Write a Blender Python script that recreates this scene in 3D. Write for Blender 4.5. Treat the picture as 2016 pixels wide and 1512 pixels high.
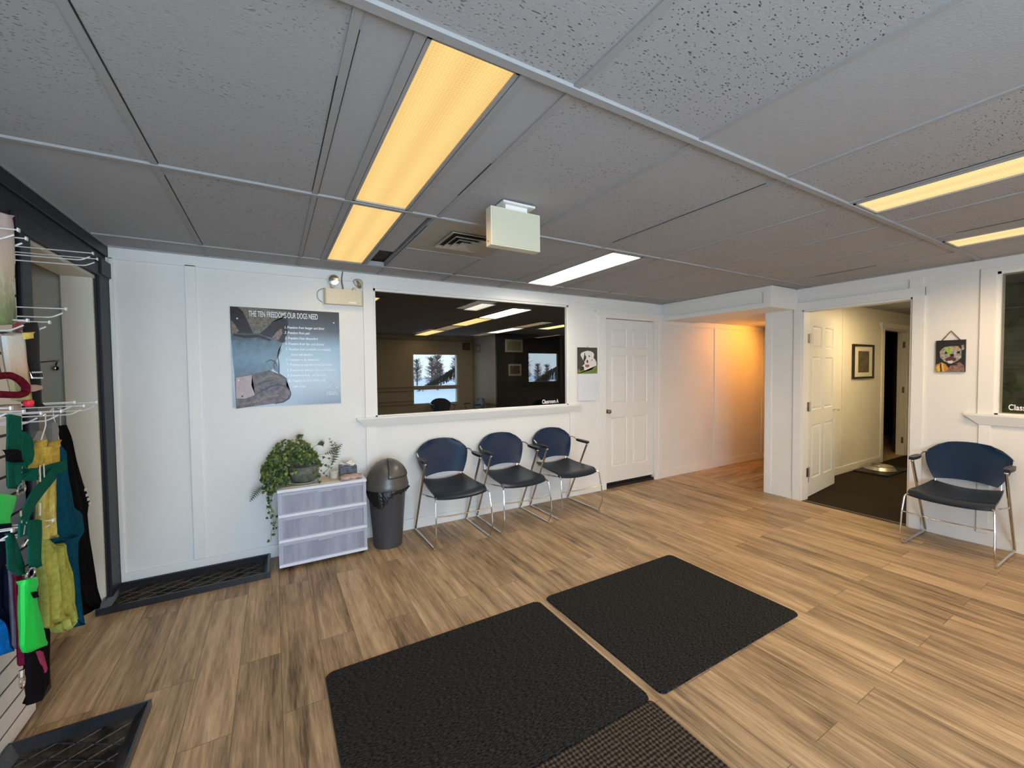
import bpy, bmesh, math, random
from mathutils import Vector, Matrix
R = math.radians
PI = math.pi
for o in list(bpy.data.objects):
    bpy.data.objects.remove(o)
S = bpy.context.scene
COL = S.collection

# ------------------------------------------------------------------ camera
H = 2.317          # ceiling height
WY = 3.761         # back wall plane (y)
XB = 4.986         # right wall plane (x)
XC = -0.95         # left wall plane (x)
YF = -2.2          # wall behind the camera
cam_d = bpy.data.cameras.new('camera')
cam = bpy.data.objects.new('camera', cam_d)
COL.objects.link(cam)
S.camera = cam
pitch, roll, yaw = 3.19806122e-02, -1.03501976e-02, 5.24425189e-01
fwd0 = Vector((math.sin(yaw), math.cos(yaw), 0)); rt0 = Vector((math.cos(yaw), -math.sin(yaw), 0)); up0 = Vector((0, 0, 1))
fw = math.cos(pitch) * fwd0 - math.sin(pitch) * up0
uu = math.cos(pitch) * up0 + math.sin(pitch) * fwd0
rr = math.cos(roll) * rt0 + math.sin(roll) * uu
u2 = math.cos(roll) * uu - math.sin(roll) * rt0
mw = Matrix(((rr.x, u2.x, -fw.x, 0), (rr.y, u2.y, -fw.y, 0), (rr.z, u2.z, -fw.z, 1.46), (0, 0, 0, 1)))
cam.matrix_world = mw
cam_d.sensor_width = 36
cam_d.lens = 812.67 / 2016 * 36
cam_d.clip_start = 0.02
cam_d.clip_end = 300

# ------------------------------------------------------------------ world, exposure
SKY = 10.0
w = bpy.data.worlds.new('winter_sky'); S.world = w; w.use_nodes = True
nt = w.node_tree; nt.nodes.clear()
wo = nt.nodes.new('ShaderNodeOutputWorld'); bg = nt.nodes.new('ShaderNodeBackground')
tc = nt.nodes.new('ShaderNodeTexCoord'); sep = nt.nodes.new('ShaderNodeSeparateXYZ'); cr = nt.nodes.new('ShaderNodeValToRGB')
nt.links.new(tc.outputs['Generated'], sep.inputs[0]); nt.links.new(sep.outputs['Z'], cr.inputs[0])
nt.links.new(cr.outputs[0], bg.inputs[0]); nt.links.new(bg.outputs[0], wo.inputs[0])
cr.color_ramp.elements[0].position = 0.0; cr.color_ramp.elements[0].color = (.66, .83, 1, 1)
cr.color_ramp.elements[1].position = 0.5; cr.color_ramp.elements[1].color = (.45, .68, 1, 1)
bg.inputs[1].default_value = SKY
S.view_settings.view_transform = 'Standard'
S.view_settings.look = 'None'
S.view_settings.exposure = 0.76
S.view_settings.gamma = 1.0
S.view_settings.use_curve_mapping = False
L_WARM = .67       # emission of the amber ceiling lenses
L_WHITE = 7.0       # emission of the white ceiling lens
L_RIGHT = .71

def portal(name, loc, rot, sx, sy):
    l = bpy.data.lights.new(name, 'AREA'); l.shape = 'RECTANGLE'; l.size = sx; l.size_y = sy
    l.cycles.is_portal = True
    o = bpy.data.objects.new(name, l); COL.objects.link(o); o.location = loc; o.rotation_euler = rot
portal('window_daylight', (.4, YF - .06, 1.52), (R(90), 0, 0), 2.3, 1.2)
portal('door_daylight', (-.1, YF - .06, .6), (R(90), 0, 0), 1.2, .6)
portal('classroom_daylight', (3.42, 9.72, 1.5), (R(-90), 0, 0), 1.2, 1.4)

# ------------------------------------------------------------------ materials
MATS = {}
def nodes(name):
    m = bpy.data.materials.new(name); m.use_nodes = True
    return m, m.node_tree, m.node_tree.nodes['Principled BSDF']
def mat(name, col, rough=.5, metal=0, spec=None, coat=0, noise=0, nscale=20, bump=0, bscale=60, sheen=0):
    if name in MATS: return MATS[name]
    m, t, b = nodes(name)
    b.inputs['Base Color'].default_value = (*col, 1); b.inputs['Roughness'].default_value = rough
    b.inputs['Metallic'].default_value = metal
    if spec is not None: b.inputs['Specular IOR Level'].default_value = spec
    if coat: b.inputs['Coat Weight'].default_value = coat; b.inputs['Coat Roughness'].default_value = .06
    if sheen: b.inputs['Sheen Weight'].default_value = sheen
    if noise or bump:
        c = t.nodes.new('ShaderNodeTexCoord')
    if noise:
        n = t.nodes.new('ShaderNodeTexNoise'); n.inputs['Scale'].default_value = nscale; n.inputs['Detail'].default_value = 4
        t.links.new(c.outputs['Object'], n.inputs['Vector'])
        r = t.nodes.new('ShaderNodeValToRGB')
        r.color_ramp.elements[0].position = .3; r.color_ramp.elements[1].position = .7
        r.color_ramp.elements[0].color = (*[max(0, x * (1 - noise)) for x in col], 1)
        r.color_ramp.elements[1].color = (*[min(1, x * (1 + noise)) for x in col], 1)
        t.links.new(n.outputs['Fac'], r.inputs[0]); t.links.new(r.outputs[0], b.inputs['Base Color'])
    if bump:
        n2 = t.nodes.new('ShaderNodeTexNoise'); n2.inputs['Scale'].default_value = bscale; n2.inputs['Detail'].default_value = 3
        t.links.new(c.outputs['Object'], n2.inputs['Vector'])
        bp = t.nodes.new('ShaderNodeBump'); bp.inputs['Strength'].default_value = bump; bp.inputs['Distance'].default_value = .01
        t.links.new(n2.outputs['Fac'], bp.inputs['Height']); t.links.new(bp.outputs[0], b.inputs['Normal'])
    MATS[name] = m
    return m
def emis(name, col, strength, prism=False):
    if name in MATS: return MATS[name]
    m = bpy.data.materials.new(name); m.use_nodes = True; t = m.node_tree; t.nodes.clear()
    o = t.nodes.new('ShaderNodeOutputMaterial'); e = t.nodes.new('ShaderNodeEmission')
    e.inputs[0].default_value = (*col, 1); e.inputs[1].default_value = strength
    if prism:   # tiny pyramids of the acrylic lens and the two soft bands of the tubes behind it
        c = t.nodes.new('ShaderNodeTexCoord'); ch = t.nodes.new('ShaderNodeTexVoronoi'); ch.inputs['Scale'].default_value = 95
        ch.inputs['Randomness'].default_value = 0
        t.links.new(c.outputs['Object'], ch.inputs['Vector'])
        mr = t.nodes.new('ShaderNodeMapRange'); mr.inputs['From Min'].default_value = 0; mr.inputs['From Max'].default_value = .7
        mr.inputs['To Min'].default_value = strength * 1.1; mr.inputs['To Max'].default_value = strength * .82
        t.links.new(ch.outputs['Distance'], mr.inputs['Value'])
        sp = t.nodes.new('ShaderNodeSeparateXYZ'); t.links.new(c.outputs['Generated'], sp.inputs[0])
        wv = t.nodes.new('ShaderNodeMath'); wv.operation = 'MULTIPLY'; wv.inputs[1].default_value = 4 * PI
        t.links.new(sp.outputs['X'], wv.inputs[0])
        cs = t.nodes.new('ShaderNodeMath'); cs.operation = 'COSINE'; t.links.new(wv.outputs[0], cs.inputs[0])
        ma = t.nodes.new('ShaderNodeMath'); ma.operation = 'MULTIPLY_ADD'; ma.inputs[1].default_value = -.06; ma.inputs[2].default_value = .97
        t.links.new(cs.outputs[0], ma.inputs[0])
        mu = t.nodes.new('ShaderNodeMath'); mu.operation = 'MULTIPLY'
        t.links.new(mr.outputs[0], mu.inputs[0]); t.links.new(ma.outputs[0], mu.inputs[1]); t.links.new(mu.outputs[0], e.inputs[1])
    t.links.new(e.outputs[0], o.inputs[0])
    MATS[name] = m
    return m
def mth(t, op, a, b=None, c=None):
    n = t.nodes.new('ShaderNodeMath'); n.operation = op
    for i, v in enumerate((a, b, c)):
        if v is None: continue
        if isinstance(v, (int, float)): n.inputs[i].default_value = v
        else: t.links.new(v, n.inputs[i])
    return n.outputs[0]
def glass_mat(name, tint, ior=1.5):
    m = bpy.data.materials.new(name); m.use_nodes = True; t = m.node_tree; t.nodes.clear()
    o = t.nodes.new('ShaderNodeOutputMaterial'); mix = t.nodes.new('ShaderNodeMixShader')
    tr = t.nodes.new('ShaderNodeBsdfTransparent'); tr.inputs[0].default_value = (*tint, 1)
    g = t.nodes.new('ShaderNodeBsdfGlossy'); g.inputs['Roughness'].default_value = 0; g.inputs[0].default_value = (1, 1, 1, 1)
    f = t.nodes.new('ShaderNodeFresnel'); f.inputs[0].default_value = ior
    t.links.new(f.outputs[0], mix.inputs[0]); t.links.new(tr.outputs[0], mix.inputs[1]); t.links.new(g.outputs[0], mix.inputs[2])
    t.links.new(mix.outputs[0], o.inputs[0])
    return m

def plank_mat(name, swap):
    m, t, b = nodes(name)
    c = t.nodes.new('ShaderNodeTexCoord'); sp = t.nodes.new('ShaderNodeSeparateXYZ'); t.links.new(c.outputs['Object'], sp.inputs[0])
    X, Y = (sp.outputs['X'], sp.outputs['Y']) if not swap else (sp.outputs['Y'], sp.outputs['X'])
    cm = t.nodes.new('ShaderNodeCombineXYZ'); t.links.new(Y, cm.inputs[0]); t.links.new(X, cm.inputs[1])
    br = t.nodes.new('ShaderNodeTexBrick'); br.offset = .37; br.offset_frequency = 2
    br.inputs['Scale'].default_value = 1; br.inputs['Brick Width'].default_value = 1.22; br.inputs['Row Height'].default_value = .18
    br.inputs['Mortar Size'].default_value = .0014; br.inputs['Mortar Smooth'].default_value = .2; br.inputs['Bias'].default_value = 0
    br.inputs['Color1'].default_value = (0, 0, 0, 1); br.inputs['Color2'].default_value = (1, 1, 1, 1); br.inputs['Mortar'].default_value = (.5, .5, .5, 1)
    t.links.new(cm.outputs[0], br.inputs['Vector'])
    # grain: noise stretched along the plank, shifted plank by plank
    row = mth(t, 'FLOOR', mth(t, 'DIVIDE', X, .18))
    rnd = mth(t, 'MULTIPLY', row, 7.31)
    sep2 = t.nodes.new('ShaderNodeSeparateColor'); t.links.new(br.outputs['Color'], sep2.inputs[0])
    shift = mth(t, 'ADD', rnd, mth(t, 'MULTIPLY', sep2.outputs[0], 13.7))
    def grain(sy, sx, detail, dist=0.0):
        cc = t.nodes.new('ShaderNodeCombineXYZ')
        t.links.new(mth(t, 'ADD', mth(t, 'MULTIPLY', Y, sy), shift), cc.inputs[0]); t.links.new(mth(t, 'MULTIPLY', X, sx), cc.inputs[1])
        t.links.new(shift, cc.inputs[2])
        n = t.nodes.new('ShaderNodeTexNoise'); n.inputs['Scale'].default_value = 1; n.inputs['Detail'].default_value = detail
        n.inputs['Roughness'].default_value = .62; n.inputs['Distortion'].default_value = dist
        t.links.new(cc.outputs[0], n.inputs['Vector']); return n.outputs['Fac']
    g1 = grain(1.6, 22, 5, .6); g2 = grain(7, 110, 4, .4); g3 = grain(.9, 4.5, 3, .8)
    val = mth(t, 'ADD', mth(t, 'ADD', mth(t, 'MULTIPLY', g1, .5), mth(t, 'MULTIPLY', g2, .28)), mth(t, 'MULTIPLY', g3, .32))
    val = mth(t, 'ADD', val, mth(t, 'MULTIPLY', mth(t, 'SUBTRACT', sep2.outputs[0], .3), .09))
    r = t.nodes.new('ShaderNodeValToRGB'); t.links.new(val, r.inputs[0])
    e = r.color_ramp.elements
    e[0].position = .41; e[0].color = (.105, .066, .034, 1)
    e[1].position = .72; e[1].color = (.62, .44, .26, 1)
    k = e.new(.5); k.color = (.26, .175, .097, 1)
    k = e.new(.6); k.color = (.43, .295, .165, 1)
    mx = t.nodes.new('ShaderNodeMix'); mx.data_type = 'RGBA'
    t.links.new(br.outputs['Fac'], mx.inputs[0]); t.links.new(r.outputs[0], mx.inputs[6]); mx.inputs[7].default_value = (.13, .085, .05, 1)
    t.links.new(mx.outputs[2], b.inputs['Base Color'])
    b.inputs['Roughness'].default_value = .42; b.inputs['Specular IOR Level'].default_value = .35
    bp = t.nodes.new('ShaderNodeBump'); bp.inputs['Strength'].default_value = .12; bp.inputs['Distance'].default_value = .004
    t.links.new(g2, bp.inputs['Height']); t.links.new(bp.outputs[0], b.inputs['Normal'])
    return m

def tile_mat():
    """mineral fibre ceiling tile: short wandering fissures and pin holes, pressed mostly across the room"""
    m, t, b = nodes('fissured_ceiling_tile')
    c = t.nodes.new('ShaderNodeTexCoord'); sp = t.nodes.new('ShaderNodeSeparateXYZ'); t.links.new(c.outputs['Object'], sp.inputs[0])
    X, Y = sp.outputs['X'], sp.outputs['Y']
    def co(a, bb, z=0.0):
        cc = t.nodes.new('ShaderNodeCombineXYZ'); t.links.new(mth(t, 'MULTIPLY', X, a), cc.inputs[0]); t.links.new(mth(t, 'MULTIPLY', Y, bb), cc.inputs[1])
        cc.inputs[2].default_value = z; return cc.outputs[0]
    wz = t.nodes.new('ShaderNodeTexNoise'); wz.inputs['Scale'].default_value = 9; t.links.new(c.outputs['Object'], wz.inputs['Vector'])
    def vor(a, bb, thr, z):
        v = t.nodes.new('ShaderNodeTexVoronoi'); v.inputs['Scale'].default_value = 1
        va = t.nodes.new('ShaderNodeVectorMath'); va.operation = 'ADD'
        vs = t.nodes.new('ShaderNodeVectorMath'); vs.operation = 'SCALE'; vs.inputs['Scale'].default_value = 3.4
        t.links.new(wz.outputs['Color'], vs.inputs[0]); t.links.new(co(a, bb, z), va.inputs[0]); t.links.new(vs.outputs[0], va.inputs[1])
        t.links.new(va.outputs[0], v.inputs['Vector'])
        mr = t.nodes.new('ShaderNodeMapRange'); mr.interpolation_type = 'SMOOTHSTEP'
        mr.inputs['From Min'].default_value = thr * .55; mr.inputs['From Max'].default_value = thr
        mr.inputs['To Min'].default_value = 1; mr.inputs['To Max'].default_value = 0
        t.links.new(v.outputs['Distance'], mr.inputs['Value'])
        sc = t.nodes.new('ShaderNodeSeparateColor'); t.links.new(v.outputs['Color'], sc.inputs[0])
        return mth(t, 'MULTIPLY', mr.outputs[0], mth(t, 'GREATER_THAN', sc.outputs[0], .45))
    f1 = vor(38, 95, .24, 0.0); f2 = vor(50, 140, .2, 3.3); f3 = vor(80, 95, .19, 7.7)
    mask = t.nodes.new('ShaderNodeTexNoise'); mask.inputs['Scale'].default_value = 3.2; mask.inputs['Detail'].default_value = 2; t.links.new(c.outputs['Object'], mask.inputs['Vector'])
    mk = t.nodes.new('ShaderNodeMapRange'); mk.inputs['From Min'].default_value = .4; mk.inputs['From Max'].default_value = .58; t.links.new(mask.outputs['Fac'], mk.inputs['Value'])
    # tiles differ: some came out nearly smooth
    tx = mth(t, 'FLOOR', mth(t, 'DIVIDE', mth(t, 'SUBTRACT', X, .196), .6096)); ty = mth(t, 'FLOOR', mth(t, 'DIVIDE', mth(t, 'ADD', Y, .19), 1.207))
    cw = t.nodes.new('ShaderNodeCombineXYZ'); t.links.new(tx, cw.inputs[0]); t.links.new(ty, cw.inputs[1])
    wn = t.nodes.new('ShaderNodeTexWhiteNoise'); wn.noise_dimensions = '2D'; t.links.new(cw.outputs[0], wn.inputs['Vector'])
    tile = mth(t, 'MULTIPLY', mth(t, 'GREATER_THAN', wn.outputs['Value'], .18), mth(t, 'ADD', .45, mth(t, 'MULTIPLY', wn.outputs['Value'], .55)))
    h = mth(t, 'MULTIPLY', mth(t, 'MAXIMUM', mth(t, 'MAXIMUM', f1, f2), f3), mth(t, 'MULTIPLY', mth(t, 'ADD', mth(t, 'MULTIPLY', mk.outputs[0], .75), .25), tile))
    fn = t.nodes.new('ShaderNodeTexNoise'); fn.inputs['Scale'].default_value = 160; fn.inputs['Detail'].default_value = 3; t.links.new(c.outputs['Object'], fn.inputs['Vector'])
    mx = t.nodes.new('ShaderNodeMix'); mx.data_type = 'RGBA'; t.links.new(h, mx.inputs[0])
    mx.inputs[6].default_value = (.40, .405, .415, 1); mx.inputs[7].default_value = (.09, .09, .09, 1)
    t.links.new(mx.outputs[2], b.inputs['Base Color']); b.inputs['Roughness'].default_value = .95; b.inputs['Specular IOR Level'].default_value = .1
    bp = t.nodes.new('ShaderNodeBump'); bp.inputs['Strength'].default_value = .7; bp.inputs['Distance'].default_value = .006
    hh = mth(t, 'ADD', mth(t, 'MULTIPLY', h, -1), mth(t, 'MULTIPLY', fn.outputs['Fac'], .25))
    t.links.new(hh, bp.inputs['Height']); t.links.new(bp.outputs[0], b.inputs['Normal'])
    return m

def carpet_mat(name, dark, light, ax, ay, thr=(.35, .75), bump=.5, rib=None):
    m, t, b = nodes(name)
    c = t.nodes.new('ShaderNodeTexCoord'); mp = t.nodes.new('ShaderNodeMapping'); mp.inputs['Scale'].default_value = (ax, ay, 1)
    t.links.new(c.outputs['Object'], mp.inputs[0])
    n = t.nodes.new('ShaderNodeTexNoise'); n.inputs['Scale'].default_value = 1; n.inputs['Detail'].default_value = 4; n.inputs['Roughness'].default_value = .7
    t.links.new(mp.outputs[0], n.inputs['Vector'])
    fac = n.outputs['Fac']
    if rib:
        sp = t.nodes.new('ShaderNodeSeparateXYZ'); t.links.new(c.outputs['Object'], sp.inputs[0])
        s1 = mth(t, 'SINE', mth(t, 'MULTIPLY', sp.outputs['Y'], rib * 2 * PI))
        fac = mth(t, 'ADD', fac, mth(t, 'MULTIPLY', s1, .13))
        if rib < 80:
            s2 = mth(t, 'SINE', mth(t, 'MULTIPLY', sp.outputs['X'], rib * 2 * PI)); fac = mth(t, 'ADD', fac, mth(t, 'MULTIPLY', s2, .12))
    r = t.nodes.new('ShaderNodeValToRGB'); t.links.new(fac, r.inputs[0])
    r.color_ramp.elements[0].position = thr[0]; r.color_ramp.elements[0].color = (*dark, 1)
    r.color_ramp.elements[1].position = thr[1]; r.color_ramp.elements[1].color = (*light, 1)
    t.links.new(r.outputs[0], b.inputs['Base Color']); b.inputs['Roughness'].default_value = 1; b.inputs['Specular IOR Level'].default_value = .1
    bp = t.nodes.new('ShaderNodeBump'); bp.inputs['Strength'].default_value = bump; bp.inputs['Distance'].default_value = .006
    t.links.new(fac, bp.inputs['Height']); t.links.new(bp.outputs[0], b.inputs['Normal'])
    return m

M_wall = mat('white_wall_paint', (.80, .79, .75), .5, noise=.015, nscale=3, bump=.04, bscale=120)
M_trim = mat('white_trim_paint', (.82, .81, .77), .4)
M_cream = mat('cream_wall_paint', (.70, .66, .55), .6, noise=.02, nscale=3)
M_navy = mat('charcoal_navy_paint', (.016, .018, .024), .5, spec=.3)
M_navytrim = mat('charcoal_trim_paint', (.013, .015, .02), .45, spec=.3)
M_tile = tile_mat()
M_grid = mat('ceiling_grid_paint', (.36, .36, .36), .9, spec=.1)
M_smooth = mat('smooth_ceiling_panel', (.36, .33, .27), .8)
M_floor = plank_mat('weathered_oak_plank', False)
M_floor2 = plank_mat('weathered_oak_plank_crosswise', True)
M_dark = mat('near_black', (.012, .012, .013), .7)
M_plenum = mat('plenum_dark', (.05, .035, .025), .95, noise=.5, nscale=25)
M_door = mat('door_paint', (.80, .79, .745), .42)
M_chrome = mat('chrome', (.72, .72, .72), .16, 1)
M_steel = mat('brushed_steel', (.55, .53, .5), .3, 1)
M_bronze = mat('satin_hinge', (.30, .26, .2), .38, 1)
M_navyplastic = mat('navy_chair_plastic', (.004, .021, .058), .30, noise=.05, nscale=60, bump=.02, bscale=500, spec=.3)
M_blackplastic = mat('black_chair_plastic', (.014, .015, .02), .42)
M_white = mat('white_print', (.88, .88, .88), .5)
M_lightplastic = mat('wire_hook_white', (.75, .75, .74), .3, .3)

# ------------------------------------------------------------------ mesh helpers
def obj(name, bm, m, parent=None, smooth=False):
    me = bpy.data.meshes.new(name)
    bmesh.ops.recalc_face_normals(bm, faces=bm.faces[:])
    bm.to_mesh(me); bm.free()
    for mm in (m if isinstance(m, (list, tuple)) else [m]): me.materials.append(mm)
    if smooth:
        me.polygons.foreach_set('use_smooth', [True] * len(me.polygons))
        if smooth != 'all':
            try: me.set_sharp_from_angle(angle=R(40))
            except Exception: pass
    o = bpy.data.objects.new(name, me); COL.objects.link(o)
    if parent: o.parent = parent
    return o
def tag(o, label, cat, group=None):
    o['label'] = label; o['category'] = cat
    if group: o['group'] = group
    return o
def thing(name, label, cat, loc=(0, 0, 0), rz=0, group=None):
    o = bpy.data.objects.new(name, None); COL.objects.link(o); o.empty_display_size = .1
    o.location = loc; o.rotation_euler = (0, 0, rz)
    return tag(o, label, cat, group)
def struct(name, bm, m, parent=None, smooth=False):
    o = obj(name, bm, m, parent, smooth); o['kind'] = 'structure'; return o
def BM(): return bmesh.new()
def box(bm, x0, x1, y0, y1, z0, z1, mi=0, bev=0):
    r = bmesh.ops.create_cube(bm, size=1)
    vs = r['verts']
    for v in vs:
        v.co = Vector((x0 + (v.co.x + .5) * (x1 - x0), y0 + (v.co.y + .5) * (y1 - y0), z0 + (v.co.z + .5) * (z1 - z0)))
    fs = {f for v in vs for f in v.link_faces}
    for f in fs: f.material_index = mi
    if bev:
        es = {e for v in vs for e in v.link_edges}
        rb = bmesh.ops.bevel(bm, geom=list(es), offset=bev, segments=2, affect='EDGES', profile=.5)
        for f in rb['faces']: f.material_index = mi
    return bm
def bx(x0, x1, y0, y1, z0, z1, bev=0): return box(BM(), x0, x1, y0, y1, z0, z1, 0, bev)
def tube(bm, pts, r, seg=8, closed=False, caps=True, r2=None):
    pts = [Vector(p) for p in pts]; n = len(pts); rings = []
    up = None
    for i, p in enumerate(pts):
        a = pts[i - 1] if (i > 0 or closed) else p; b = pts[(i + 1) % n] if (i < n - 1 or closed) else p
        d = (b - a).normalized()
        if up is None:
            up = Vector((0, 0, 1)) if abs(d.z) < .9 else Vector((1, 0, 0))
        s = d.cross(up)
        if s.length < 1e-4: s = d.cross(Vector((1, .3, 0)))
        s.normalize(); u = s.cross(d).normalized(); up = u
        ra = r if r2 is None else r + (r2 - r) * i / (n - 1)
        rings.append([bm.verts.new(p + (s * math.cos(2 * PI * k / seg) + u * math.sin(2 * PI * k / seg)) * ra) for k in range(seg)])
    m = n if closed else n - 1
    for i in range(m):
        A, B = rings[i], rings[(i + 1) % n]
        for k in range(seg):
            bm.faces.new((A[k], A[(k + 1) % seg], B[(k + 1) % seg], B[k]))
    if caps and not closed:
        bm.faces.new(rings[0]); bm.faces.new(rings[-1][::-1])
    return bm
def curve_pts(pts, rad=.03, n=5):
    """round the corners of a polyline"""
    pts = [Vector(p) for p in pts]; out = [pts[0]]
    for i in range(1, len(pts) - 1):
        a, b, c = pts[i - 1], pts[i], pts[i + 1]
        d1 = (a - b); d2 = (c - b); q = min(rad, d1.length * .45, d2.length * .45)
        p1 = b + d1.normalized() * q; p2 = b + d2.normalized() * q
        for k in range(n + 1):
            s = k / n; out.append((1 - s) ** 2 * p1 + 2 * s * (1 - s) * b + s * s * p2)
    out.append(pts[-1]); return out
def lathe(bm, prof, seg=32, c=(0, 0, 0), sx=1, sy=1, cap=True, mi=0):
    rings = []
    for (r, z) in prof:
        rings.append([bm.verts.new((c[0] + r * sx * math.cos(2 * PI * k / seg), c[1] + r * sy * math.sin(2 * PI * k / seg), c[2] + z)) for k in range(seg)])
    for i in range(len(rings) - 1):
        for k in range(seg):
            f = bm.faces.new((rings[i][k], rings[i][(k + 1) % seg], rings[i + 1][(k + 1) % seg], rings[i + 1][k])); f.material_index = mi
    if cap:
        for rg, e in ((rings[0], prof[0]), (rings[-1], prof[-1])):
            if e[0] > 1e-5: bm.faces.new(rg).material_index = mi
    bmesh.ops.remove_doubles(bm, verts=bm.verts[:], dist=1e-6)
    return bm
def prism(bm, pts, axis, a, b, mi=0):
    """pts are 2-D; axis 'x','y','z' is the extrusion axis from a to b"""
    def P(p, t):
        return {'x': (t, p[0], p[1]), 'y': (p[0], t, p[1]), 'z': (p[0], p[1], t)}[axis]
    A = [bm.verts.new(P(p, a)) for p in pts]; B = [bm.verts.new(P(p, b)) for p in pts]
    n = len(pts)
    fs = [bm.faces.new(A), bm.faces.new(B[::-1])] + [bm.faces.new((A[i], A[(i + 1) % n], B[(i + 1) % n], B[i])) for i in range(n)]
    for f in fs: f.material_index = mi
    return bm
def sheet(bm, fn, nu, nv, th, nrm=(1, 0, 0), mi=0):
    """closed slab following fn(u,v) with thickness th along nrm"""
    nrm = Vector(nrm); A = []; B = []
    for i in range(nu + 1):
        ra = []; rb = []
        for j in range(nv + 1):
            p = Vector(fn(i / nu, j / nv)); ra.append(bm.verts.new(p + nrm * th / 2)); rb.append(bm.verts.new(p - nrm * th / 2))
        A.append(ra); B.append(rb)
    F = []
    for i in range(nu):
        for j in range(nv):
            F.append(bm.faces.new((A[i][j], A[i + 1][j], A[i + 1][j + 1], A[i][j + 1])))
            F.append(bm.faces.new((B[i][j], B[i][j + 1], B[i + 1][j + 1], B[i + 1][j])))
    for i in range(nu):
        F.append(bm.faces.new((A[i][0], B[i][0], B[i + 1][0], A[i + 1][0])))
        F.append(bm.faces.new((A[i][nv], A[i + 1][nv], B[i + 1][nv], B[i][nv])))
    for j in range(nv):
        F.append(bm.faces.new((A[0][j], A[0][j + 1], B[0][j + 1], B[0][j])))
        F.append(bm.faces.new((A[nu][j], B[nu][j], B[nu][j + 1], A[nu][j + 1])))
    for f in F: f.material_index = mi
    return bm
def ribbon(bm, pts, width, wdir, th=.003, mi=0):
    """strap: polyline pts, its width laid along wdir"""
    pts = [Vector(p) for p in pts]; wd = Vector(wdir).normalized(); rows = []
    for i, p in enumerate(pts):
        d = (pts[min(i + 1, len(pts) - 1)] - pts[max(i - 1, 0)]).normalized()
        w_ = (wd - d * wd.dot(d)).normalized(); n = d.cross(w_).normalized()
        rows.append([bm.verts.new(p + w_ * width / 2 * a + n * th / 2 * b) for a, b in ((-1, -1), (1, -1), (1, 1), (-1, 1))])
    for i in range(len(rows) - 1):
        for k in range(4):
            bm.faces.new((rows[i][k], rows[i][(k + 1) % 4], rows[i + 1][(k + 1) % 4], rows[i + 1][k])).material_index = mi
    bm.faces.new(rows[0]).material_index = mi; bm.faces.new(rows[-1][::-1]).material_index = mi
    return bm
def text(name, body, m, loc, rot, size, parent=None, sx=1, shear=0, align='LEFT', extrude=.0004, spacing=1, line=1, bold=0):
    cu = bpy.data.curves.new(name, 'FONT'); cu.body = body; cu.size = size; cu.shear = shear; cu.align_x = align
    cu.extrude = extrude; cu.space_character = spacing; cu.space_line = line; cu.offset = bold
    cu.materials.append(m)
    o = bpy.data.objects.new(name, cu); COL.objects.link(o); o.location = loc; o.rotation_euler = rot; o.scale = (sx, 1, 1)
    me = bpy.data.meshes.new_from_object(o)
    q = bpy.data.objects.new(name, me); COL.objects.link(q); q.location = loc; q.rotation_euler = rot; q.scale = (sx, 1, 1)
    bpy.data.objects.remove(o)
    if parent: q.parent = parent
    return q

# ------------------------------------------------------------------ floor and ceiling
bm = BM(); box(bm, XC - 1.2, XB + .06, YF - .1, WY + .1, -.1, 0)
struct('floor', bm, M_floor)
struct('floor', bx(XB + .06, 8.5, 2.62, WY + .1, -.1, 0), M_floor2)
M_carpet = carpet_mat('dark_brown_carpet', (.018, .014, .01), (.05, .04, .03), 160, 160)
struct('floor', bx(XB + .06, 9.3, -1.4, 2.62, -.1, 0), M_carpet)
struct('floor', bx(XC - .3, 8.5, WY + .1, 9.7, -.1, 0), M_floor)
struct('floor', bx(7.6, 11.5, 2.62 + .0, 5.4, -.1, -.001), mat('tan_vinyl', (.42, .30, .17), .5))

rnd0 = random.Random(11)
gx = [-1.03, -.398, .196, .82, 1.412, 2.026, 2.64, 3.25, 3.86, 4.47, 4.99]
gy = [-2.2, -1.40, -.19, 1.02, 2.22, 3.46, WY]
# troffer and vent openings: (x0,x1,y0,y1)
TROF = {'near_warm': (.365, .64, 1.035, 2.205), 'far_warm': (.365, .64, 2.235, 3.445), 'white': (2.17, 2.48, 2.26, 3.45),
        'right_warm': (2.675, 2.95, -.17, 1.005), 'far_right_warm': (4.03, 4.32, -.17, 1.0)}
TH = H + .006
bm = BM()
def tiles(bm, x0, x1, y0, y1, holes):
    xs = sorted({x0, x1, *[max(x0, min(x1, v)) for h in holes for v in h[:2]]}); ys = sorted({y0, y1, *[max(y0, min(y1, v)) for h in holes for v in h[2:]]})
    for i in range(len(xs) - 1):
        for j in range(len(ys) - 1):
            cx, cy = (xs[i] + xs[i + 1]) / 2, (ys[j] + ys[j + 1]) / 2
            if any(h[0] < cx < h[1] and h[2] < cy < h[3] for h in holes): continue
            box(bm, xs[i], xs[i + 1], ys[j], ys[j + 1], TH, TH + .03)
holes = list(TROF.values()) + [(.822, 1.41, 2.235, 2.855), (.66, .80, 2.235, 3.445)]
tiles(bm, -1.05, 5.1, YF, WY, holes)
struct('ceiling', bm, M_tile)
struct('ceiling', bx(XC - .3, 9.3, YF - .1, WY + .1, H + .05, H + .1), M_plenum)
# loose strip of tile beside the far amber light, fallen short of its opening
bm = BM(); box(bm, .645, .775, 2.24, 3.03, TH + .004, TH + .022)
struct('ceiling', bm, M_tile)
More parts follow.
